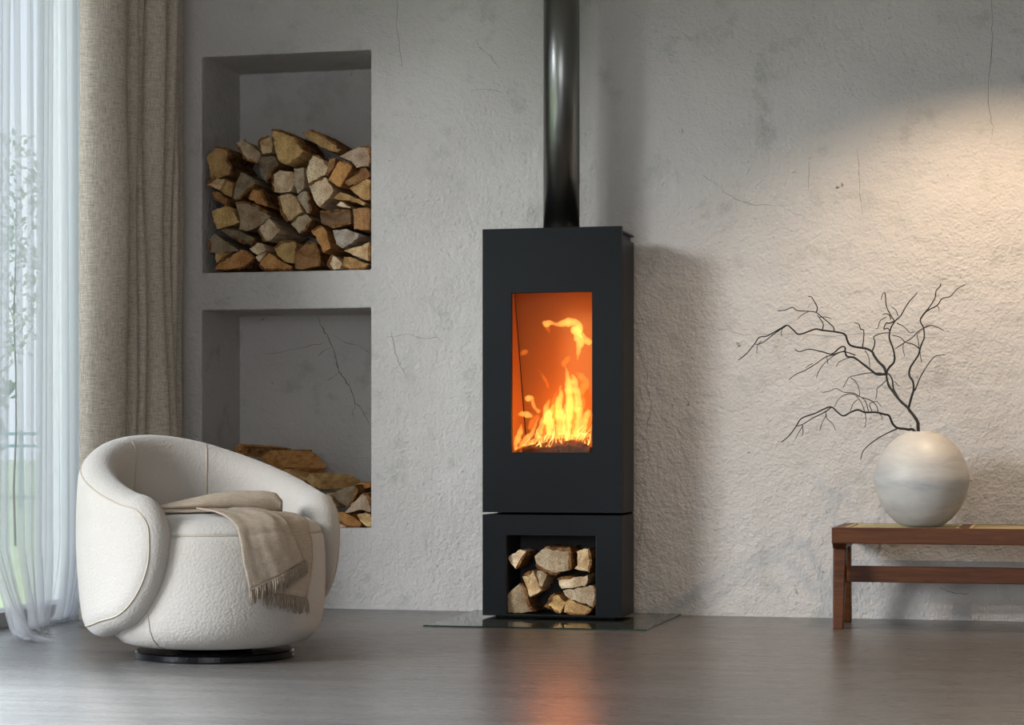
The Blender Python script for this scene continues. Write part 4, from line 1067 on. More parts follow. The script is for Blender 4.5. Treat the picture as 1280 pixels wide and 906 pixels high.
# firebox lining: leaning side panel on the left, back, right, floor, top
FB = YB - 0.024
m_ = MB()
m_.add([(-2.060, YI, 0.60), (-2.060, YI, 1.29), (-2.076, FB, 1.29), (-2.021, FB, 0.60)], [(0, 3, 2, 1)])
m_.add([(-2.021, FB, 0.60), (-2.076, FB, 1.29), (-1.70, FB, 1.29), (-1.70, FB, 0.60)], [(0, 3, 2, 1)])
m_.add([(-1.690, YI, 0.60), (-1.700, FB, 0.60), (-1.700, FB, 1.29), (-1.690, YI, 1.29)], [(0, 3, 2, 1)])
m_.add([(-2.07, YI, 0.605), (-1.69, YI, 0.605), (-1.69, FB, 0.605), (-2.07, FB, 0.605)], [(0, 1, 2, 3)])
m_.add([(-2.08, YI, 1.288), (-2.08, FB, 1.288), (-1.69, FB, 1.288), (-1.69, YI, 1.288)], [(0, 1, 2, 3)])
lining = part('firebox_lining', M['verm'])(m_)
m_ = MB()
m_.tube([(-2.0765, FB - 0.001, 1.29), (-2.0195, FB - 0.001, 0.60)], 0.0024, 5)
local(m_, SB).build('lining_joint', M['joint'], lining)

# burning logs and flames
for k, (x0, x1, z, r, ang, lab) in enumerate(((-2.02, -1.80, 0.640, 0.030, 0.05, 'charred log glowing at the left under the flames'),
                                              (-1.88, -1.725, 0.645, 0.033, -0.06, 'charred log glowing at the right under the flames'))):
    m_ = MB()
    P, R = [], []
    for i in range(12):
        t = i / 11
        P.append((x0 + (x1 - x0) * t, -0.205 - 0.07 * k + ang * (t - 0.5), z + 0.010 * math.sin(3 * t + k) + random.gauss(0, 0.003)))
        R.append(r * (0.55 + 0.5 * math.sin(PI * (0.15 + 0.7 * t))) * random.uniform(0.9, 1.1))
    m_.tube(P, R, 9)
    o = m_.build('burning_log', M['ember'], origin=P[0], smooth=False)
    tag(o, lab + ' behind the stove glass', 'firewood', 'burning logs in the stove')
fire = empty('fire', (-1.85, -0.25, 0.66), label='yellow and orange flames burning behind the stove glass', cat='fire')
FBASE = (-1.85, -0.25, 0.66)
for kind, y, pts in FLAMES:
    # spline-like resampling for soft licking outlines
    P, R = [], []
    for i in range(len(pts) - 1):
        p0, p1, p2, p3 = pts[max(i - 1, 0)], pts[i], pts[i + 1], pts[min(i + 2, len(pts) - 1)]
        for k in range(5):
            t = k / 5
            q = [0.5 * ((2 * p1[c]) + (-p0[c] + p2[c]) * t + (2 * p0[c] - 5 * p1[c] + 4 * p2[c] - p3[c]) * t * t
                        + (-p0[c] + 3 * p1[c] - 3 * p2[c] + p3[c]) * t ** 3) for c in range(3)]
            P.append((q[0] + 0.006 * noise.noise(Vector((q[1] * 40, y * 50, 2.0))), y + 0.008 * noise.noise(Vector((q[1] * 30, q[0] * 30, 5.0))), q[1]))
            R.append(max(0.0008, q[2] * (1 + 0.45 * noise.noise(Vector((q[0] * 55, q[1] * 55, y * 90))))))
    P.append((pts[-1][0], y, pts[-1][1]))
    R.append(0.0006)
    R[0] = min(R[0], 0.004)
    m_ = MB()
    m_.tube(P, R, 10, flat=0.75, up=(0, 1, 0))
    local(m_, FBASE).build('flame', M[kind], fire, smooth=True)
# thin bright filaments licking up from the logs
for k in range(46):
    x = random.uniform(-2.00, -1.735)
    u = (x + 2.0) / 0.265
    top = float(np.interp(u, [0, 0.25, 0.55, 0.72, 0.85, 1], [0.05, 0.12, 0.20, 0.29, 0.20, 0.12])) * random.uniform(0.35, 1.0)
    y = -0.30 + random.uniform(0, 0.10)
    ph, w0 = random.uniform(0, 6), random.uniform(0.0012, 0.0032)
    lean = random.uniform(-0.03, 0.08) * top / 0.2
    P, R = [], []
    for i in range(16):
        t = i / 15
        P.append((x + lean * t + 0.010 * math.sin(ph + 5 * t) * t + 0.004 * math.sin(ph * 2 + 13 * t), y + 0.006 * math.sin(ph + 6 * t), 0.662 + top * t))
        R.append(max(0.0004, w0 * (1 - t) ** 0.35 * (0.8 + 0.5 * math.sin(ph + 9 * t))))
    m_ = MB()
    m_.tube(P, R, 6)
    local(m_, FBASE).build('flame', M['hot2'], fire, smooth=True)
for loc, p in (((-1.86, -0.26, 0.80), 1.0), ((-1.83, -0.28, 1.02), 0.55), ((-1.80, -0.28, 1.14), 0.35)):
    light('fire_glow', 'POINT', loc, FIRE_POWER * p, (1.0, 0.235, 0.03), shadow_soft_size=0.05)

# flue pipe
m_ = MB()
m_.lathe([(0.0705, 1.4876), (0.0705, ZC - 0.001)], 64, c=(-1.862, -0.24, 0))
o = m_.build('flue_pipe', M['pipe'], origin=(-1.862, -0.24, 1.487), smooth=True)
tag(o, 'dark metal flue pipe rising from the stove to the ceiling', 'pipe')
m_ = MB()
m_.lathe([(0.078, 1.4876), (0.078, 1.500), (0.0712, 1.502)], 64, c=(-1.862, -0.24, 0))
local(m_, (-1.862, -0.24, 1.487)).build('collar', M['pipe'], o, smooth=False)

# glass hearth plate
m_ = MB()
gx0, gx1, gy0, gy1 = -2.267, -1.431, -0.767, -0.002
m_.add([(gx0, gy0, 0.0006), (gx1, gy0, 0.0006), (gx1, gy1, 0.0006), (gx0, gy1, 0.0006), (gx0, gy0, 0.0056), (gx1, gy0, 0.0056), (gx1, gy1, 0.0056), (gx0, gy1, 0.0056)],
       [(4, 5, 6, 7)], 0)
m_.add([(gx0, gy0, 0.0006), (gx1, gy0, 0.0006), (gx1, gy1, 0.0006), (gx0, gy1, 0.0006), (gx0, gy0, 0.0056), (gx1, gy0, 0.0056), (gx1, gy1, 0.0056), (gx0, gy1, 0.0056)],
       [(0, 1, 5, 4), (1, 2, 6, 5), (2, 3, 7, 6), (3, 0, 4, 7)], 1)
o = m_.build('hearth_plate', [M['hearth'], M['hearth_edge']], origin=((gx0 + gx1) / 2, (gy0 + gy1) / 2, 0), merge=1e-5)
tag(o, 'clear glass hearth plate with dark green edge under the stove', 'floor plate')


# ================================================================== ARMCHAIR
CB = (-2.604, -2.018, 0)
CR_ = math.radians(51.7)
chair = empty('swivel_armchair', CB, math.radians(58.6), 'white boucle tub armchair on round black swivel base, throw over its seat', 'armchair')


def zt(b):
    if b < 75:
        return 0.385 + 0.136 * math.sqrt(max(0, 1 - ((75 - b) / 18) ** 2))
    return float(np.interp(b, [75, 84, 94, 110, 127, 148, 165, 174, 180], [0.521, 0.540, 0.564, 0.602, 0.640, 0.681, 0.699, 0.703, 0.704]))


def zb(b):
    if b < 91:
        return 0.385 - 0.282 * math.sqrt(max(0, 1 - ((91 - b) / 34) ** 2))
    return float(np.interp(b, [91, 101, 115, 180], [0.103, 0.083, 0.068, 0.06]))


RM, TH, EDGE = 0.362, 0.060, 0.066
NU, NV = 150, 46
gam = [123 * math.sin(PI / 2 * (2 * i / NU - 1)) for i in range(NU + 1)]
raw_t = np.array([zt(180 - abs(g)) for g in gam])
raw_b = np.array([zb(180 - abs(g)) for g in gam])
wt_ = np.clip((np.minimum(np.arange(NU + 1), NU - np.arange(NU + 1)) - 24) / 14, 0, 1)[1:-1]   # soften the profile, the round tips stay
for _ in range(10):
    for arr in (raw_t, raw_b):
        sm = 0.25 * arr[:-2] + 0.5 * arr[1:-1] + 0.25 * arr[2:]
        arr[1:-1] = arr[1:-1] * (1 - wt_) + sm * wt_
outline = [(math.radians(g) * RM, z) for g, z in zip(gam, raw_t)] + [(math.radians(g) * RM, z) for g, z in zip(gam[::-1], raw_b[::-1])]
OA = np.array(outline)
OB = np.roll(OA, -1, axis=0)


def edge_dist(px, pz):
    p = np.array([px, pz])
    ab = OB - OA
    t = np.clip(((p - OA) * ab).sum(1) / np.maximum((ab * ab).sum(1), 1e-12), 0, 1)
    return float(np.sqrt((((OA + ab * t[:, None]) - p) ** 2).sum(1)).min())


def rmid(z):
    return RM - 0.030 * ((z - 0.40) / 0.34) ** 2 if z < 0.40 else RM - 0.022 * ((z - 0.40) / 0.30) ** 2


def shell_t(d):
    e = min(d / EDGE, 1.0)
    return TH * math.sqrt(max(0, 1 - (1 - e) ** 2))


def pol(g, r, z):          # g: degrees from the back, chair front is local -Y
    a = math.radians(g)
    return (r * math.sin(a), r * math.cos(a), z)


outer, inner_ = [], []
for i, g in enumerate(gam):
    ro, ri = [], []
    for k in range(NV + 1):
        v = (1 - math.cos(PI * k / NV)) / 2
        z = raw_b[i] + (raw_t[i] - raw_b[i]) * v
        t = shell_t(edge_dist(math.radians(g) * RM, z)) if 0 < i < NU and 0 < k < NV else 0.0
        ro.append(pol(g, rmid(z) + t, z))
        ri.append(pol(g, rmid(z) - t, z))
    outer.append(ro)
    inner_.append(ri)
m_ = MB()
m_.grid(outer)
m_.grid([r[::-1] for r in inner_])
shell = m_.build('back_shell', M['boucle'], chair, smooth=True, merge=2e-4)
# seams: line following the outer rim of the shell, two uprights inside
INS = 0.036
top_, bot_ = [], []
for i in range(361):
    g = 123 * math.sin(PI / 2 * (2 * i / 360 - 1))
    z0, z1 = float(np.interp(g, gam, raw_b)), float(np.interp(g, gam, raw_t))
    x = math.radians(g) * RM
    zs_ = [z0 + (z1 - z0) * k / 40 for k in range(41)]
    ds = [edge_dist(x, z) for z in zs_]
    ok = [k for k in range(41) if ds[k] >= INS]
    if not ok:
        continue
    for lst, k, st_ in ((bot_, ok[0], -1), (top_, ok[-1], 1)):
        if 0 < k < 40:
            a, b = ds[k], ds[k + st_]
            z = zs_[k] + (zs_[k + st_] - zs_[k]) * (a - INS) / max(a - b, 1e-6)
        else:
            z = zs_[k]
        lst.append((x, z))
loop = top_ + bot_[::-1]
pts = [loop[0]]
for p in loop[1:]:
    if math.hypot(p[0] - pts[-1][0], p[1] - pts[-1][1]) > 0.006:
        pts.append(p)
for _ in range(3):      # even out the stitching line
    pts = [tuple((pts[k - 1][c] + 2 * pts[k][c] + pts[(k + 1) % len(pts)][c]) / 4 for c in (0, 1)) for k in range(len(pts))]
m_ = MB()
m_.tube([pol(math.degrees(p[0] / RM), rmid(p[1]) + shell_t(edge_dist(*p)) + 0.0002, p[1]) for p in pts + pts[:1]], 0.0026, 6, caps=False)
m_.build('rim_seam', M['seam'], chair, smooth=True)
for g in (34, -19):
    m_ = MB()
    b = 180 - abs(g)
    P = []
    for k in range(16):
        z = 0.43 + (float(np.interp(g, gam, raw_t)) - 0.002 - 0.43) * k / 15
        P.append(pol(g, rmid(z) - shell_t(edge_dist(math.radians(g) * RM, z)) - 0.0002, z))
    m_.tube(P, 0.0028, 6)
    m_.build('back_seam', M['seam'], chair, smooth=True)
# seat body: drum with rounded foot, pinched seam and domed cushion top
PROF = [(0.0, 0.040), (0.20, 0.040), (0.255, 0.044), (0.29, 0.054), (0.317, 0.076), (0.333, 0.105), (0.342, 0.145), (0.348, 0.20), (0.350, 0.26),
        (0.349, 0.32), (0.346, 0.362), (0.342, 0.382), (0.337, 0.391), (0.332, 0.3945), (0.3345, 0.399), (0.334, 0.405), (0.328, 0.416), (0.314, 0.428),
        (0.29, 0.439), (0.25, 0.447), (0.19, 0.452), (0.10, 0.455), (0.0, 0.456)]
BOFF = (0.0, -0.020)
m_ = MB()
m_.lathe(PROF[:14], 96, c=(BOFF[0], BOFF[1], 0))
m_.build('seat_body', M['boucle'], chair, smooth=True)
m_ = MB()
m_.lathe(PROF[13:], 96, c=(BOFF[0], BOFF[1], 0))
cush = m_.build('seat_cushion', M['boucle'], chair, smooth=True)


def bpol(dl, r, z, off=0.0):   # dl: degrees from the chair's front, to the viewer's right when seen from the front
    a = math.radians(dl)
    return (BOFF[0] + (r + off) * math.sin(a), BOFF[1] - (r + off) * math.cos(a), z)


m_ = MB()
m_.tube([bpol(k * 5, 0.3335, 0.3955) for k in range(73)], 0.0022, 6, caps=False)
m_.build('cushion_seam', M['seam'], chair, smooth=True)
for dl in (-73, 58):
    m_ = MB()
    m_.tube([bpol(dl, r + 0.0002, z) for r, z in PROF[2:14]], 0.0024, 6)
    m_.build('body_seam', M['seam'], chair, smooth=True)
m_ = MB()
m_.lathe([(0.0, 0.0005), (0.244, 0.0005), (0.25, 0.004), (0.25, 0.020), (0.246, 0.025), (0.0, 0.025)], 96, c=(BOFF[0], BOFF[1], 0))
m_.build('swivel_base', M['disc'], chair, smooth=False)
m_ = MB()
m_.lathe([(0.12, 0.024), (0.12, 0.042)], 48, c=(BOFF[0], BOFF[1], 0))
m_.build('swivel_neck', M['disc'], chair, smooth=True)

# ------------------------------------------------------------------ throw blanket
throw = empty('throw_blanket', (CB[0], CB[1], 0.456), CR_, 'beige linen throw with fringed ends hanging over the armchair seat', 'throw')
TP = PROF[::-1]                                    # from the seat's centre outwards and down
TS = [0.0]
for i in range(1, len(TP)):
    TS.append(TS[-1] + math.hypot(TP[i][0] - TP[i - 1][0], TP[i][1] - TP[i - 1][1]))


def prof_at(q, off):
    r = float(np.interp(q, TS, [p[0] for p in TP]))
    z = float(np.interp(q, TS, [p[1] for p in TP]))
    r0, z0 = float(np.interp(q - 0.03, TS, [p[0] for p in TP])), float(np.interp(q - 0.03, TS, [p[1] for p in TP]))
    r1, z1 = float(np.interp(q + 0.03, TS, [p[0] for p in TP])), float(np.interp(q + 0.03, TS, [p[1] for p in TP]))
    tr, tz = r1 - r0, z1 - z0
    l_ = math.hypot(tr, tz) or 1
    nr, nz = -tz / l_, tr / l_
    if r0 > r1 and q > 0.4:
        nr, nz = 1, 0
    return r + nr * off, z + nz * off


def q_of_z(z):
    for i in range(len(TP) - 1):
        if TP[i][0] > 0.3 and TP[i][1] >= z >= TP[i + 1][1]:
            t = (TP[i][1] - z) / max(TP[i][1] - TP[i + 1][1], 1e-6)
            return TS[i] + (TS[i + 1] - TS[i]) * t
    return TS[-1]


def drape(name, left, right, off, ripple, n_s=30, n_t=40, seed=0):
    """left / right: lists of (delta degrees, q) from the seat down to the hem."""
    def along(e, t):
        k = [i / (len(e) - 1) for i in range(len(e))]
        return float(np.interp(t, k, [p[0] for p in e])), float(np.interp(t, k, [p[1] for p in e]))
    rows = []
    for i in range(n_t + 1):
        t = i / n_t
        (d0, q0), (d1, q1) = along(left, t), along(right, t)
        row = []
        for j in range(n_s + 1):
            s = j / n_s
            dl, q = d0 + (d1 - d0) * s, q0 + (q1 - q0) * s
            rp = ripple * (0.4 + 0.6 * t) * (math.sin(s * 9 + seed + t * 2.0) + 0.5 * math.sin(s * 19 + seed * 2 - t * 3)) + ripple * 0.6
            r, z = prof_at(q, off + max(0, rp) + 0.0015 * noise.noise(Vector((s * 9, t * 12, seed))))
            row.append(bpol(dl, r, z - 0.456))
        rows.append(row)
    mb = MB()
    mb.grid(rows)
    o = mb.build(name, M['throw'], throw, smooth=True)
    so = o.modifiers.new('solid', 'SOLIDIFY')
    so.thickness = 0.0045
    so.offset = 1
    return rows[-1], o


def fringe(hem, parent, n, seed, ln=0.046):
    rr = random.Random(seed)
    mb = MB()
    for k in range(n):
        s = (k + rr.uniform(-0.25, 0.25)) / (n - 1) * (len(hem) - 1)
        s = min(max(s, 0), len(hem) - 1.001)
        i = int(s)
        a = Vector(hem[i]).lerp(Vector(hem[i + 1]), s - i)
        out = Vector((a.x - BOFF[0], a.y - BOFF[1], 0)).normalized()
        side = (Vector(hem[-1]) - Vector(hem[0])).normalized()
        L_ = ln * rr.uniform(0.75, 1.15)
        sw = rr.gauss(0, 0.005)
        p = [a + out * 0.003, a + out * (0.007 + rr.uniform(0, 0.004)) + side * sw * 0.4 - Vector((0, 0, L_ * 0.45)),
             a + out * (0.006 + rr.uniform(0, 0.004)) + side * sw - Vector((0, 0, L_))]
        mb.tube(p, [0.0030, 0.0029, 0.0014], 4)
    o = mb.build('fringe', M['fringe'], parent, smooth=True)
    o['kind'] = 'stuff'


q2 = q_of_z
LA = [(-52, 0.15), (-30, 0.26), (-19, q2(0.41)), (-16.5, q2(0.31)), (-13.5, q2(0.235))]
RA = [(20, 0.15), (12, 0.26), (11, q2(0.41)), (14, q2(0.36)), (18, q2(0.315))]
LBv = [(-20, 0.15), (-12, 0.27), (-9, q2(0.41)), (-9, q2(0.31)), (-7, q2(0.228))]
RBv = [(75, 0.17), (45, 0.27), (29, q2(0.41)), (26.5, q2(0.30)), (21, q2(0.195))]
hemB, oB = drape('under_layer', LBv, RBv, 0.0075, 0.0035, seed=3)
hemA, oA = drape('top_layer', LA, RA, 0.019, 0.004, seed=1)
fringe(hemB, oB, 48, 11)
fringe(hemA, oA, 48, 12)
# bunched roll of the throw lying across the seat
m_ = MB()
P, R = [], []
a0, a1 = Vector(bpol(-120, 0.185, 0)), Vector(bpol(60, 0.215, 0))
rows = []
NR = 44
for i in range(NR + 1):
    t = i / NR
    c = a0.lerp(a1, t) + Vector((0, 0, 0)) + (a1 - a0).normalized().cross(Vector((0, 0, 1))) * (0.020 * math.sin(4.5 * t + 0.4))
    h = float(np.interp(t, [0, 0.15, 0.4, 0.6, 0.85, 0.95, 1.0], [0.010, 0.016, 0.026, 0.031, 0.033, 0.030, 0.018]))
    wd = float(np.interp(t, [0, 0.15, 0.4, 0.6, 0.85, 1.0], [0.050, 0.060, 0.058, 0.052, 0.048, 0.034]))
    sd = (a1 - a0).normalized().cross(Vector((0, 0, 1)))
    row = []
    for k in range(25):
        a = 2 * PI * k / 24
        w_ = 1 + 0.10 * math.sin(3 * a + 6 * t) + 0.07 * noise.noise(Vector((math.cos(a) * 2, math.sin(a) * 2, t * 7)))
        row.append(c + sd * (math.cos(a) * wd * w_) + Vector((0, 0, 0.003 + h + math.sin(a) * h * w_)))
    rows.append(row)
m_.grid(rows)
m_.face([k for k in range(24)])
m_.face([NR * 25 + k for k in range(24)][::-1])
m_.build('rolled_fold', M['throw'], throw, smooth=True, merge=1e-5)
# flat tail of the throw lying towards the back arm
m_ = MB()
rows = []
for i in range(14):
    t = i / 13
    c = a0.lerp(a1, -0.06 + 0.62 * t) - (a1 - a0).normalized().cross(Vector((0, 0, 1))) * -0.055
    sd = (a1 - a0).normalized().cross(Vector((0, 0, 1)))
    row = []
    for k in range(10):
        s = k / 9 - 0.5
        p = c + sd * s * (0.075 + 0.05 * t)
        r = math.hypot(p.x - BOFF[0], p.y - BOFF[1])
        z = float(np.interp(r, [p_[0] for p_ in TP[:9]], [p_[1] for p_ in TP[:9]]))
        p.z = z - 0.456 + 0.006 + 0.006 * max(0, math.sin(s * 9 + 2 * t)) + 0.003 * noise.noise(Vector((s * 6, t * 5, 1)))
        row.append(p)
    rows.append(row)
m_.grid(rows)
o = m_.build('tail_fold', M['throw'], throw, smooth=True)
so = o.modifiers.new('solid', 'SOLIDIFY')
so.thickness = 0.006
so.offset = 1


# ================================================================== CURTAINS
# heavy linen drape bunched in front of the corner: deep folds hanging from a ceiling rail
XC = -3.49
valley = [-0.945, -0.690, -0.580, -0.478, -0.325, -0.220, -0.145, -0.080, -0.012]
amp = [0.135, 0.110, 0.112, 0.130, 0.115, 0.085, 0.060, 0.040]
m_ = MB()
prof = []
for i in range(len(valley) - 1):
    for k in range(14):
        t = k / 14
        prof.append((valley[i] + (valley[i + 1] - valley[i]) * t, amp[i], t, i))
prof.append((valley[-1], amp[-1], 0.0, len(valley) - 1))
rows = []
ZT, ZB = 2.89, 0.012
for r_ in range(41):
    u = r_ / 40
    z = ZT + (ZB - ZT) * u
    row = []
    for y, a, t, i in prof:
        drift = 0.020 * noise.noise(Vector((i * 1.7, u * 2.2, 3.0)))
        sh = math.sin(PI * t)
        bulge = (sh ** 0.62 if sh > 0 else 0) * a * (0.85 + 0.25 * noise.noise(Vector((i * 2.3, u * 3, 9))))
        skew = 0.018 * math.sin(PI * t) * math.sin(i * 2.1 + u * 1.5)
        row.append((XC + bulge + drift * 0.5 - 0.070, y + skew + drift * 0.6 * math.sin(PI * t), z))
    rows.append(row)
m_.grid(rows)
o = m_.build('curtain', M['curtain'], origin=(XC, -0.58, 0.012), smooth=True)
so = o.modifiers.new('solid', 'SOLIDIFY')
so.thickness = 0.006
tag(o, 'heavy grey brown linen curtain gathered in the window corner', 'curtain')

# white sheer in front of the glass, its hem spilling onto the floor
m_ = MB()
rows = []
NS = 170
for r_ in range(61):
    u = r_ / 60
    L_ = 2.89 - u * 3.17                    # length left along the cloth; the last stretch lies on the floor
    row = []
    for k in range(NS + 1):
        s = k / NS
        y = -1.52 + 0.86 * s + 0.010 * math.sin(s * 40 + u)
        dense = 0.6 + 0.8 * s
        x = -3.645 + 0.018 * math.sin(s * 62 * dense) + 0.012 * math.sin(s * 131 + 0.6 * u)
        x += 0.012 * math.sin(s * 17 + u * 2)
        z = L_
        if L_ < 0.30:                       # sweeps into the room and pools
            q = (0.30 - L_) / 0.58
            x += 0.36 * q ** 1.25 * max(0.0, 1 - 1.55 * s) + 0.02 * q * math.sin(s * 45)
            y += -0.30 * q ** 1.5 * (1 - 0.5 * s)
            z = 0.30 * (1 - min(1, q / 0.62)) ** 1.3 + 0.004 + 0.016 * abs(math.sin(s * 33 + q * 4)) * min(1, q * 2.2)
        row.append((x, y, z))
    rows.append(row)
m_.grid(rows)
o = m_.build('sheer_curtain', M['sheer'], origin=(-3.645, -1.0, 0.004), smooth=True)
tag(o, 'thin white sheer curtain before the window, hem pooled on the floor', 'curtain')
m_ = MB()
m_.box(-3.60, -3.40, -6.4, -0.02, 2.889, 2.899)
o = m_.build('trim_1', M['frame'], origin=(-3.5, -3.2, 2.889))
tag(o, 'flat ceiling rail that carries both curtains', kind='structure')


# ================================================================== BENCH
BB = (-0.10, -0.35, 0)
bench = empty('cane_bench', BB, label='low teak bench with woven cane seat and forked legs, vase on it', cat='bench')
bx0, bx1, by0, by1, bz0, bz1 = -0.792, 0.62, -0.527, -0.050, 0.312, 0.370


def bpart(name, boxes, mat=None, bev=0.003):
    mb = MB()
    for b in boxes:
        mb.box(*b)
    o = local(mb, BB).build(name, mat or M['teak'], bench)
    if bev:
        bevel(o, bev, 2)
    return o


bpart('front_rail', [(bx0, bx1, by0, by0 + 0.034, bz0, bz1)])
bpart('back_rail', [(bx0, bx1, by1 - 0.034, by1, bz0, bz1)])
bpart('end_rail', [(bx0 + 0.0005, bx0 + 0.042, by0 + 0.0345, by1 - 0.0345, bz0, bz1 - 0.0004)])
bpart('end_rail', [(bx1 - 0.042, bx1 - 0.0005, by0 + 0.0345, by1 - 0.0345, bz0, bz1 - 0.0004)])
cross = [(-0.340, -0.306), (0.130, 0.164)]
for a, b in cross:
    bpart('cross_rail', [(a, b, by0 + 0.0345, by1 - 0.0345, bz0 + 0.004, bz1 - 0.0006)])
panels = [(bx0 + 0.043, cross[0][0] - 0.001), (cross[0][1] + 0.001, cross[1][0] - 0.001), (cross[1][1] + 0.001, bx1 - 0.043)]
for a, b in panels:
    mb = MB()
    y0, y1 = by0 + 0.035, by1 - 0.035
    z = bz1 - 0.006
    n = int((b - a) / 0.0115)
    for i in range(n + 1):
        x = a + (b - a) * i / n
        mb.box(max(a, x - 0.0018), min(b, x + 0.0018), y0, y1, z, z + 0.0016)
    n2 = int((y1 - y0) / 0.0115)
    for i in range(n2 + 1):
        y = y0 + (y1 - y0) * i / n2
        mb.box(a, b, max(y0, y - 0.0018), min(y1, y + 0.0018), z + 0.0012, z + 0.0028)
    # pale border strips around the weave
    for q in ((a, a + 0.012, y0, y1), (b - 0.012, b, y0, y1), (a, b, y0, y0 + 0.012), (a, b, y1 - 0.012, y1)):
        mb.box(q[0], q[1], q[2], q[3], z + 0.003, z + 0.0058)
    o = local(mb, BB).build('cane_panel', M['cane'], bench)
for xc in (-0.770, 0.598):
    for s, yf in ((-1, -0.508), (1, -0.172)):
        mb = MB()
        yt = -0.345 + s * 0.075
        wt, wb_ = 0.024, 0.0185
        mb.hexa([(xc - wb_, yf - 0.020, 0.0), (xc + wb_, yf - 0.020, 0.0), (xc + wb_, yf + 0.020, 0.0), (xc - wb_, yf + 0.020, 0.0)],
                [(xc - wt, yt - 0.036, 0.296), (xc + wt, yt - 0.036, 0.296), (xc + wt, yt + 0.036, 0.296), (xc - wt, yt + 0.036, 0.296)])
        o = local(mb, BB).build('leg', M['teak'], bench)
        bevel(o, 0.004, 2)
    mb = MB()
    mb.hexa([(xc - 0.024, -0.470, 0.292), (xc + 0.024, -0.470, 0.292), (xc + 0.024, -0.205, 0.292), (xc - 0.024, -0.205, 0.292)],
            [(xc - 0.021, by0 + 0.002, 0.3125), (xc + 0.033, by0 + 0.002, 0.3125), (xc + 0.033, by1 - 0.002, 0.3125), (xc - 0.021, by1 - 0.002, 0.3125)])
    o = local(mb, BB).build('leg_head', M['teak'], bench)
    bevel(o, 0.003, 2)
bpart('stretcher', [(-0.750, 0.578, -0.362, -0.334, 0.163, 0.222)])

# ================================================================== VASE AND BRANCHES
VB = (-0.481, -0.335, 0.3702)
vp = [(0.0, 0.0), (0.066, 0.0), (0.074, 0.003), (0.098, 0.017), (0.131, 0.050), (0.157, 0.098), (0.171, 0.150), (0.1735, 0.175), (0.171, 0.200),
      (0.158, 0.246), (0.135, 0.285), (0.108, 0.314), (0.083, 0.333), (0.067, 0.341), (0.0615, 0.345), (0.0600, 0.349), (0.0575, 0.350), (0.052, 0.348),
      (0.050, 0.338), (0.075, 0.325), (0.120, 0.29), (0.155, 0.22), (0.165, 0.17), (0.150, 0.09), (0.10, 0.03), (0.0, 0.012)]


def refine(p, k=3):
    o = []
    for i in range(len(p) - 1):
        for j in range(k):
            t = j / k
            o.append((p[i][0] + (p[i + 1][0] - p[i][0]) * t, p[i][1] + (p[i + 1][1] - p[i][1]) * t))
    return o + [p[-1]]


m_ = MB()
m_.lathe(vp, 96)
o = m_.build('vase', M['vase'], smooth=True)
o.location = VB
ss = o.modifiers.new('sub', 'SUBSURF')
ss.levels = ss.render_levels = 1
tag(o, 'round cream glazed clay vase standing on the cane bench', 'vase')


def curly(P):
    """Smooth curve through the traced points with tiny kinks."""
    out = []
    for i in range(len(P) - 1):
        p0, p1, p2, p3 = [Vector(P[min(max(j, 0), len(P) - 1)]) for j in (i - 1, i, i + 1, i + 2)]
        for k in range(4):
            t = k / 4
            q = 0.5 * ((2 * p1) + (p2 - p0) * t + (2 * p0 - 5 * p1 + 4 * p2 - p3) * t * t + (3 * p1 - p0 - 3 * p2 + p3) * t ** 3)
            out.append(q)
    out.append(Vector(P[-1]))
    return out


def branch(data, label, foot):
    root = None
    org = None
    for k, (r0, r1, P) in enumerate(data):
        pts = curly(([foot] if k == 0 else []) + P)
        n = len(pts)
        rad = [max(0.0010, 1.65 * (r0 + (r1 - r0) * (i / (n - 1)) ** 0.8) * (1 + 0.12 * noise.noise(pts[i] * 60))) for i in range(n)]
        rad[-1] *= 0.5
        mb = MB()
        mb.tube(pts, rad, 7)
        if k == 0:
            org = Vector(P[0])
            root = local(mb, org).build('willow_branch', M['twig'], smooth=True)
            root.location = org
            tag(root, label, 'branch')
        else:
            local(mb, org).build('twig', M['twig'], root, smooth=True)


branch(BRANCH_TALL, 'tall forked black curly branch rising from the cream vase', (-0.470, -0.315, 0.42))
branch(BRANCH_LOW, 'low black curly branch arching sideways out of the cream vase', (-0.462, -0.345, 0.655))

# ================================================================== GARDEN
def leaves(c, rad, n, size, mat, name, parent, org, seed, shape=1.0):
    rr = random.Random(seed)
    mb = MB()
    for _ in range(n):
        while True:
            p = Vector((rr.uniform(-1, 1), rr.uniform(-1, 1), rr.uniform(-1, 1)))
            if p.length < 1 and noise.noise(p * 2.6 + Vector((seed, 0, 0))) > -0.12:
                break
        q = Vector(c) + Vector((p.x * rad[0], p.y * rad[1], p.z * rad[2]))
        a = Vector((rr.gauss(0, 1), rr.gauss(0, 1), rr.gauss(0, 1))).normalized()
        b = a.orthogonal().normalized()
        s = size * rr.uniform(0.6, 1.3)
        mb.add([q - a * s, q + b * s * 0.5, q + a * s, q - b * s * 0.5], [(0, 1, 2, 3)])
    return local(mb, org).build(name, mat, parent)


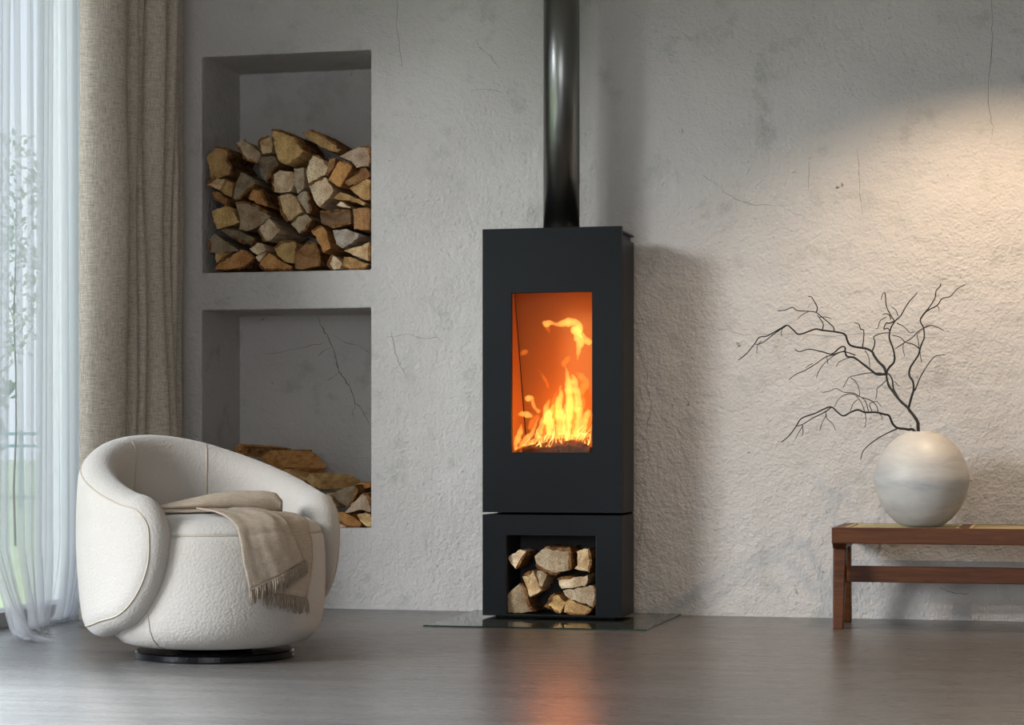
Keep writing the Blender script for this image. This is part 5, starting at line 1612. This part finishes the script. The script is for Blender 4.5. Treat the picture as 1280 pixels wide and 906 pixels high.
def tree(x, y, h, rad, n, size, mat, label, seed, name='garden_tree', cat='tree', stem=0.05):
    b = (x, y, -0.06)
    t = empty(name, b, label=label, cat=cat, group='planting beyond the window')
    mb = MB()
    top = h - rad[2] * 0.6
    P = [(x + 0.012 * math.sin(2 * i + seed), y, -0.06 + (top + 0.06) * i / 6) for i in range(7)]
    mb.tube(P, [stem * (1 - 0.09 * i) for i in range(7)], 7)
    for k in range(5):
        a = k * 1.3 + seed
        z = top * (0.55 + 0.09 * k)
        mb.tube([(x, y, z), (x + math.cos(a) * rad[0] * 0.6, y + math.sin(a) * rad[1] * 0.6, z + rad[2] * 0.5)], [stem * 0.4, stem * 0.12], 5)
    local(mb, b).build('trunk', M['trunk'], t)
    leaves((x, y, h - rad[2]), rad, n, size, mat, 'crown', t, b, seed)


tree(-7.3, 6.0, 2.95, (0.33, 0.5, 0.85), 620, 0.034, M['leaf2'], 'slender young tree with sparse grey leaves behind the sheer', 3, stem=0.009)
tree(-8.6, 7.4, 1.85, (0.35, 0.5, 0.75), 420, 0.034, M['leaf2'], 'short sapling at the frame edge, below the slender tree', 5, stem=0.007)
for k, (x, y, h, r, lab) in enumerate((
        (-15.6, 20.0, 2.6, 1.15, 'round bush standing right of the others along the railing'),
        (-18.3, 20.4, 3.1, 1.3, 'tallest green bush behind the railing'),
        (-21.0, 19.6, 2.3, 1.2, 'low wide bush behind the railing'),
        (-23.9, 18.3, 2.9, 1.4, 'broad bush past the low wide one'),
        (-12.9, 20.7, 2.8, 1.25, 'bush half hidden by the white outer wall'),
        (-27.0, 16.5, 3.0, 1.5, 'outermost bush of the row along the railing'))):
    tree(x, y, h, (r, r, h * 0.5), 1500, 0.10, M['leaf1'], lab, 20 + k, 'garden_bush', 'bush', 0.06)
rail = empty('garden_railing', (-15, 13.5, -0.06), label='thin teal metal railing across the lawn', cat='railing')
RB = (-15, 13.5, -0.06)
pa, pb = Vector((-24, 10.0, 0)), Vector((-7, 16.6, 0))
for z in (0.80, 0.66):
    mb = MB()
    mb.tube([(pa.x, pa.y, z), (pb.x, pb.y, z)], 0.018, 8)
    local(mb, RB).build('rail', M['rail'], rail)
for i in range(12):
    p = pa.lerp(pb, i / 11)
    mb = MB()
    mb.tube([(p.x, p.y, -0.06), (p.x, p.y, 0.84)], 0.022, 8)
    local(mb, RB).build('post', M['rail'], rail)
rr = random.Random(9)
mb = MB()
for _ in range(3500):
    d = rr.uniform(3.5, 16)
    x = -4.4 - d * 0.55 + rr.gauss(0, 0.5)
    y = -6 + d * 1.15 + rr.gauss(0, 1.2)
    if x > -4.3:
        continue
    h, a = rr.uniform(0.05, 0.16), rr.uniform(0, 6.28)
    s = rr.uniform(0.006, 0.012)
    mb.add([(x - s * math.cos(a), y - s * math.sin(a), -0.06), (x + s * math.cos(a), y + s * math.sin(a), -0.06),
            (x + rr.gauss(0, 0.03), y + rr.gauss(0, 0.03), h - 0.06)], [(0, 1, 2)])
tag(mb.build('grass', M['lawn'], origin=(-9, 2, -0.06)), 'grass blades on the lawn beyond the window', 'grass', kind='stuff')
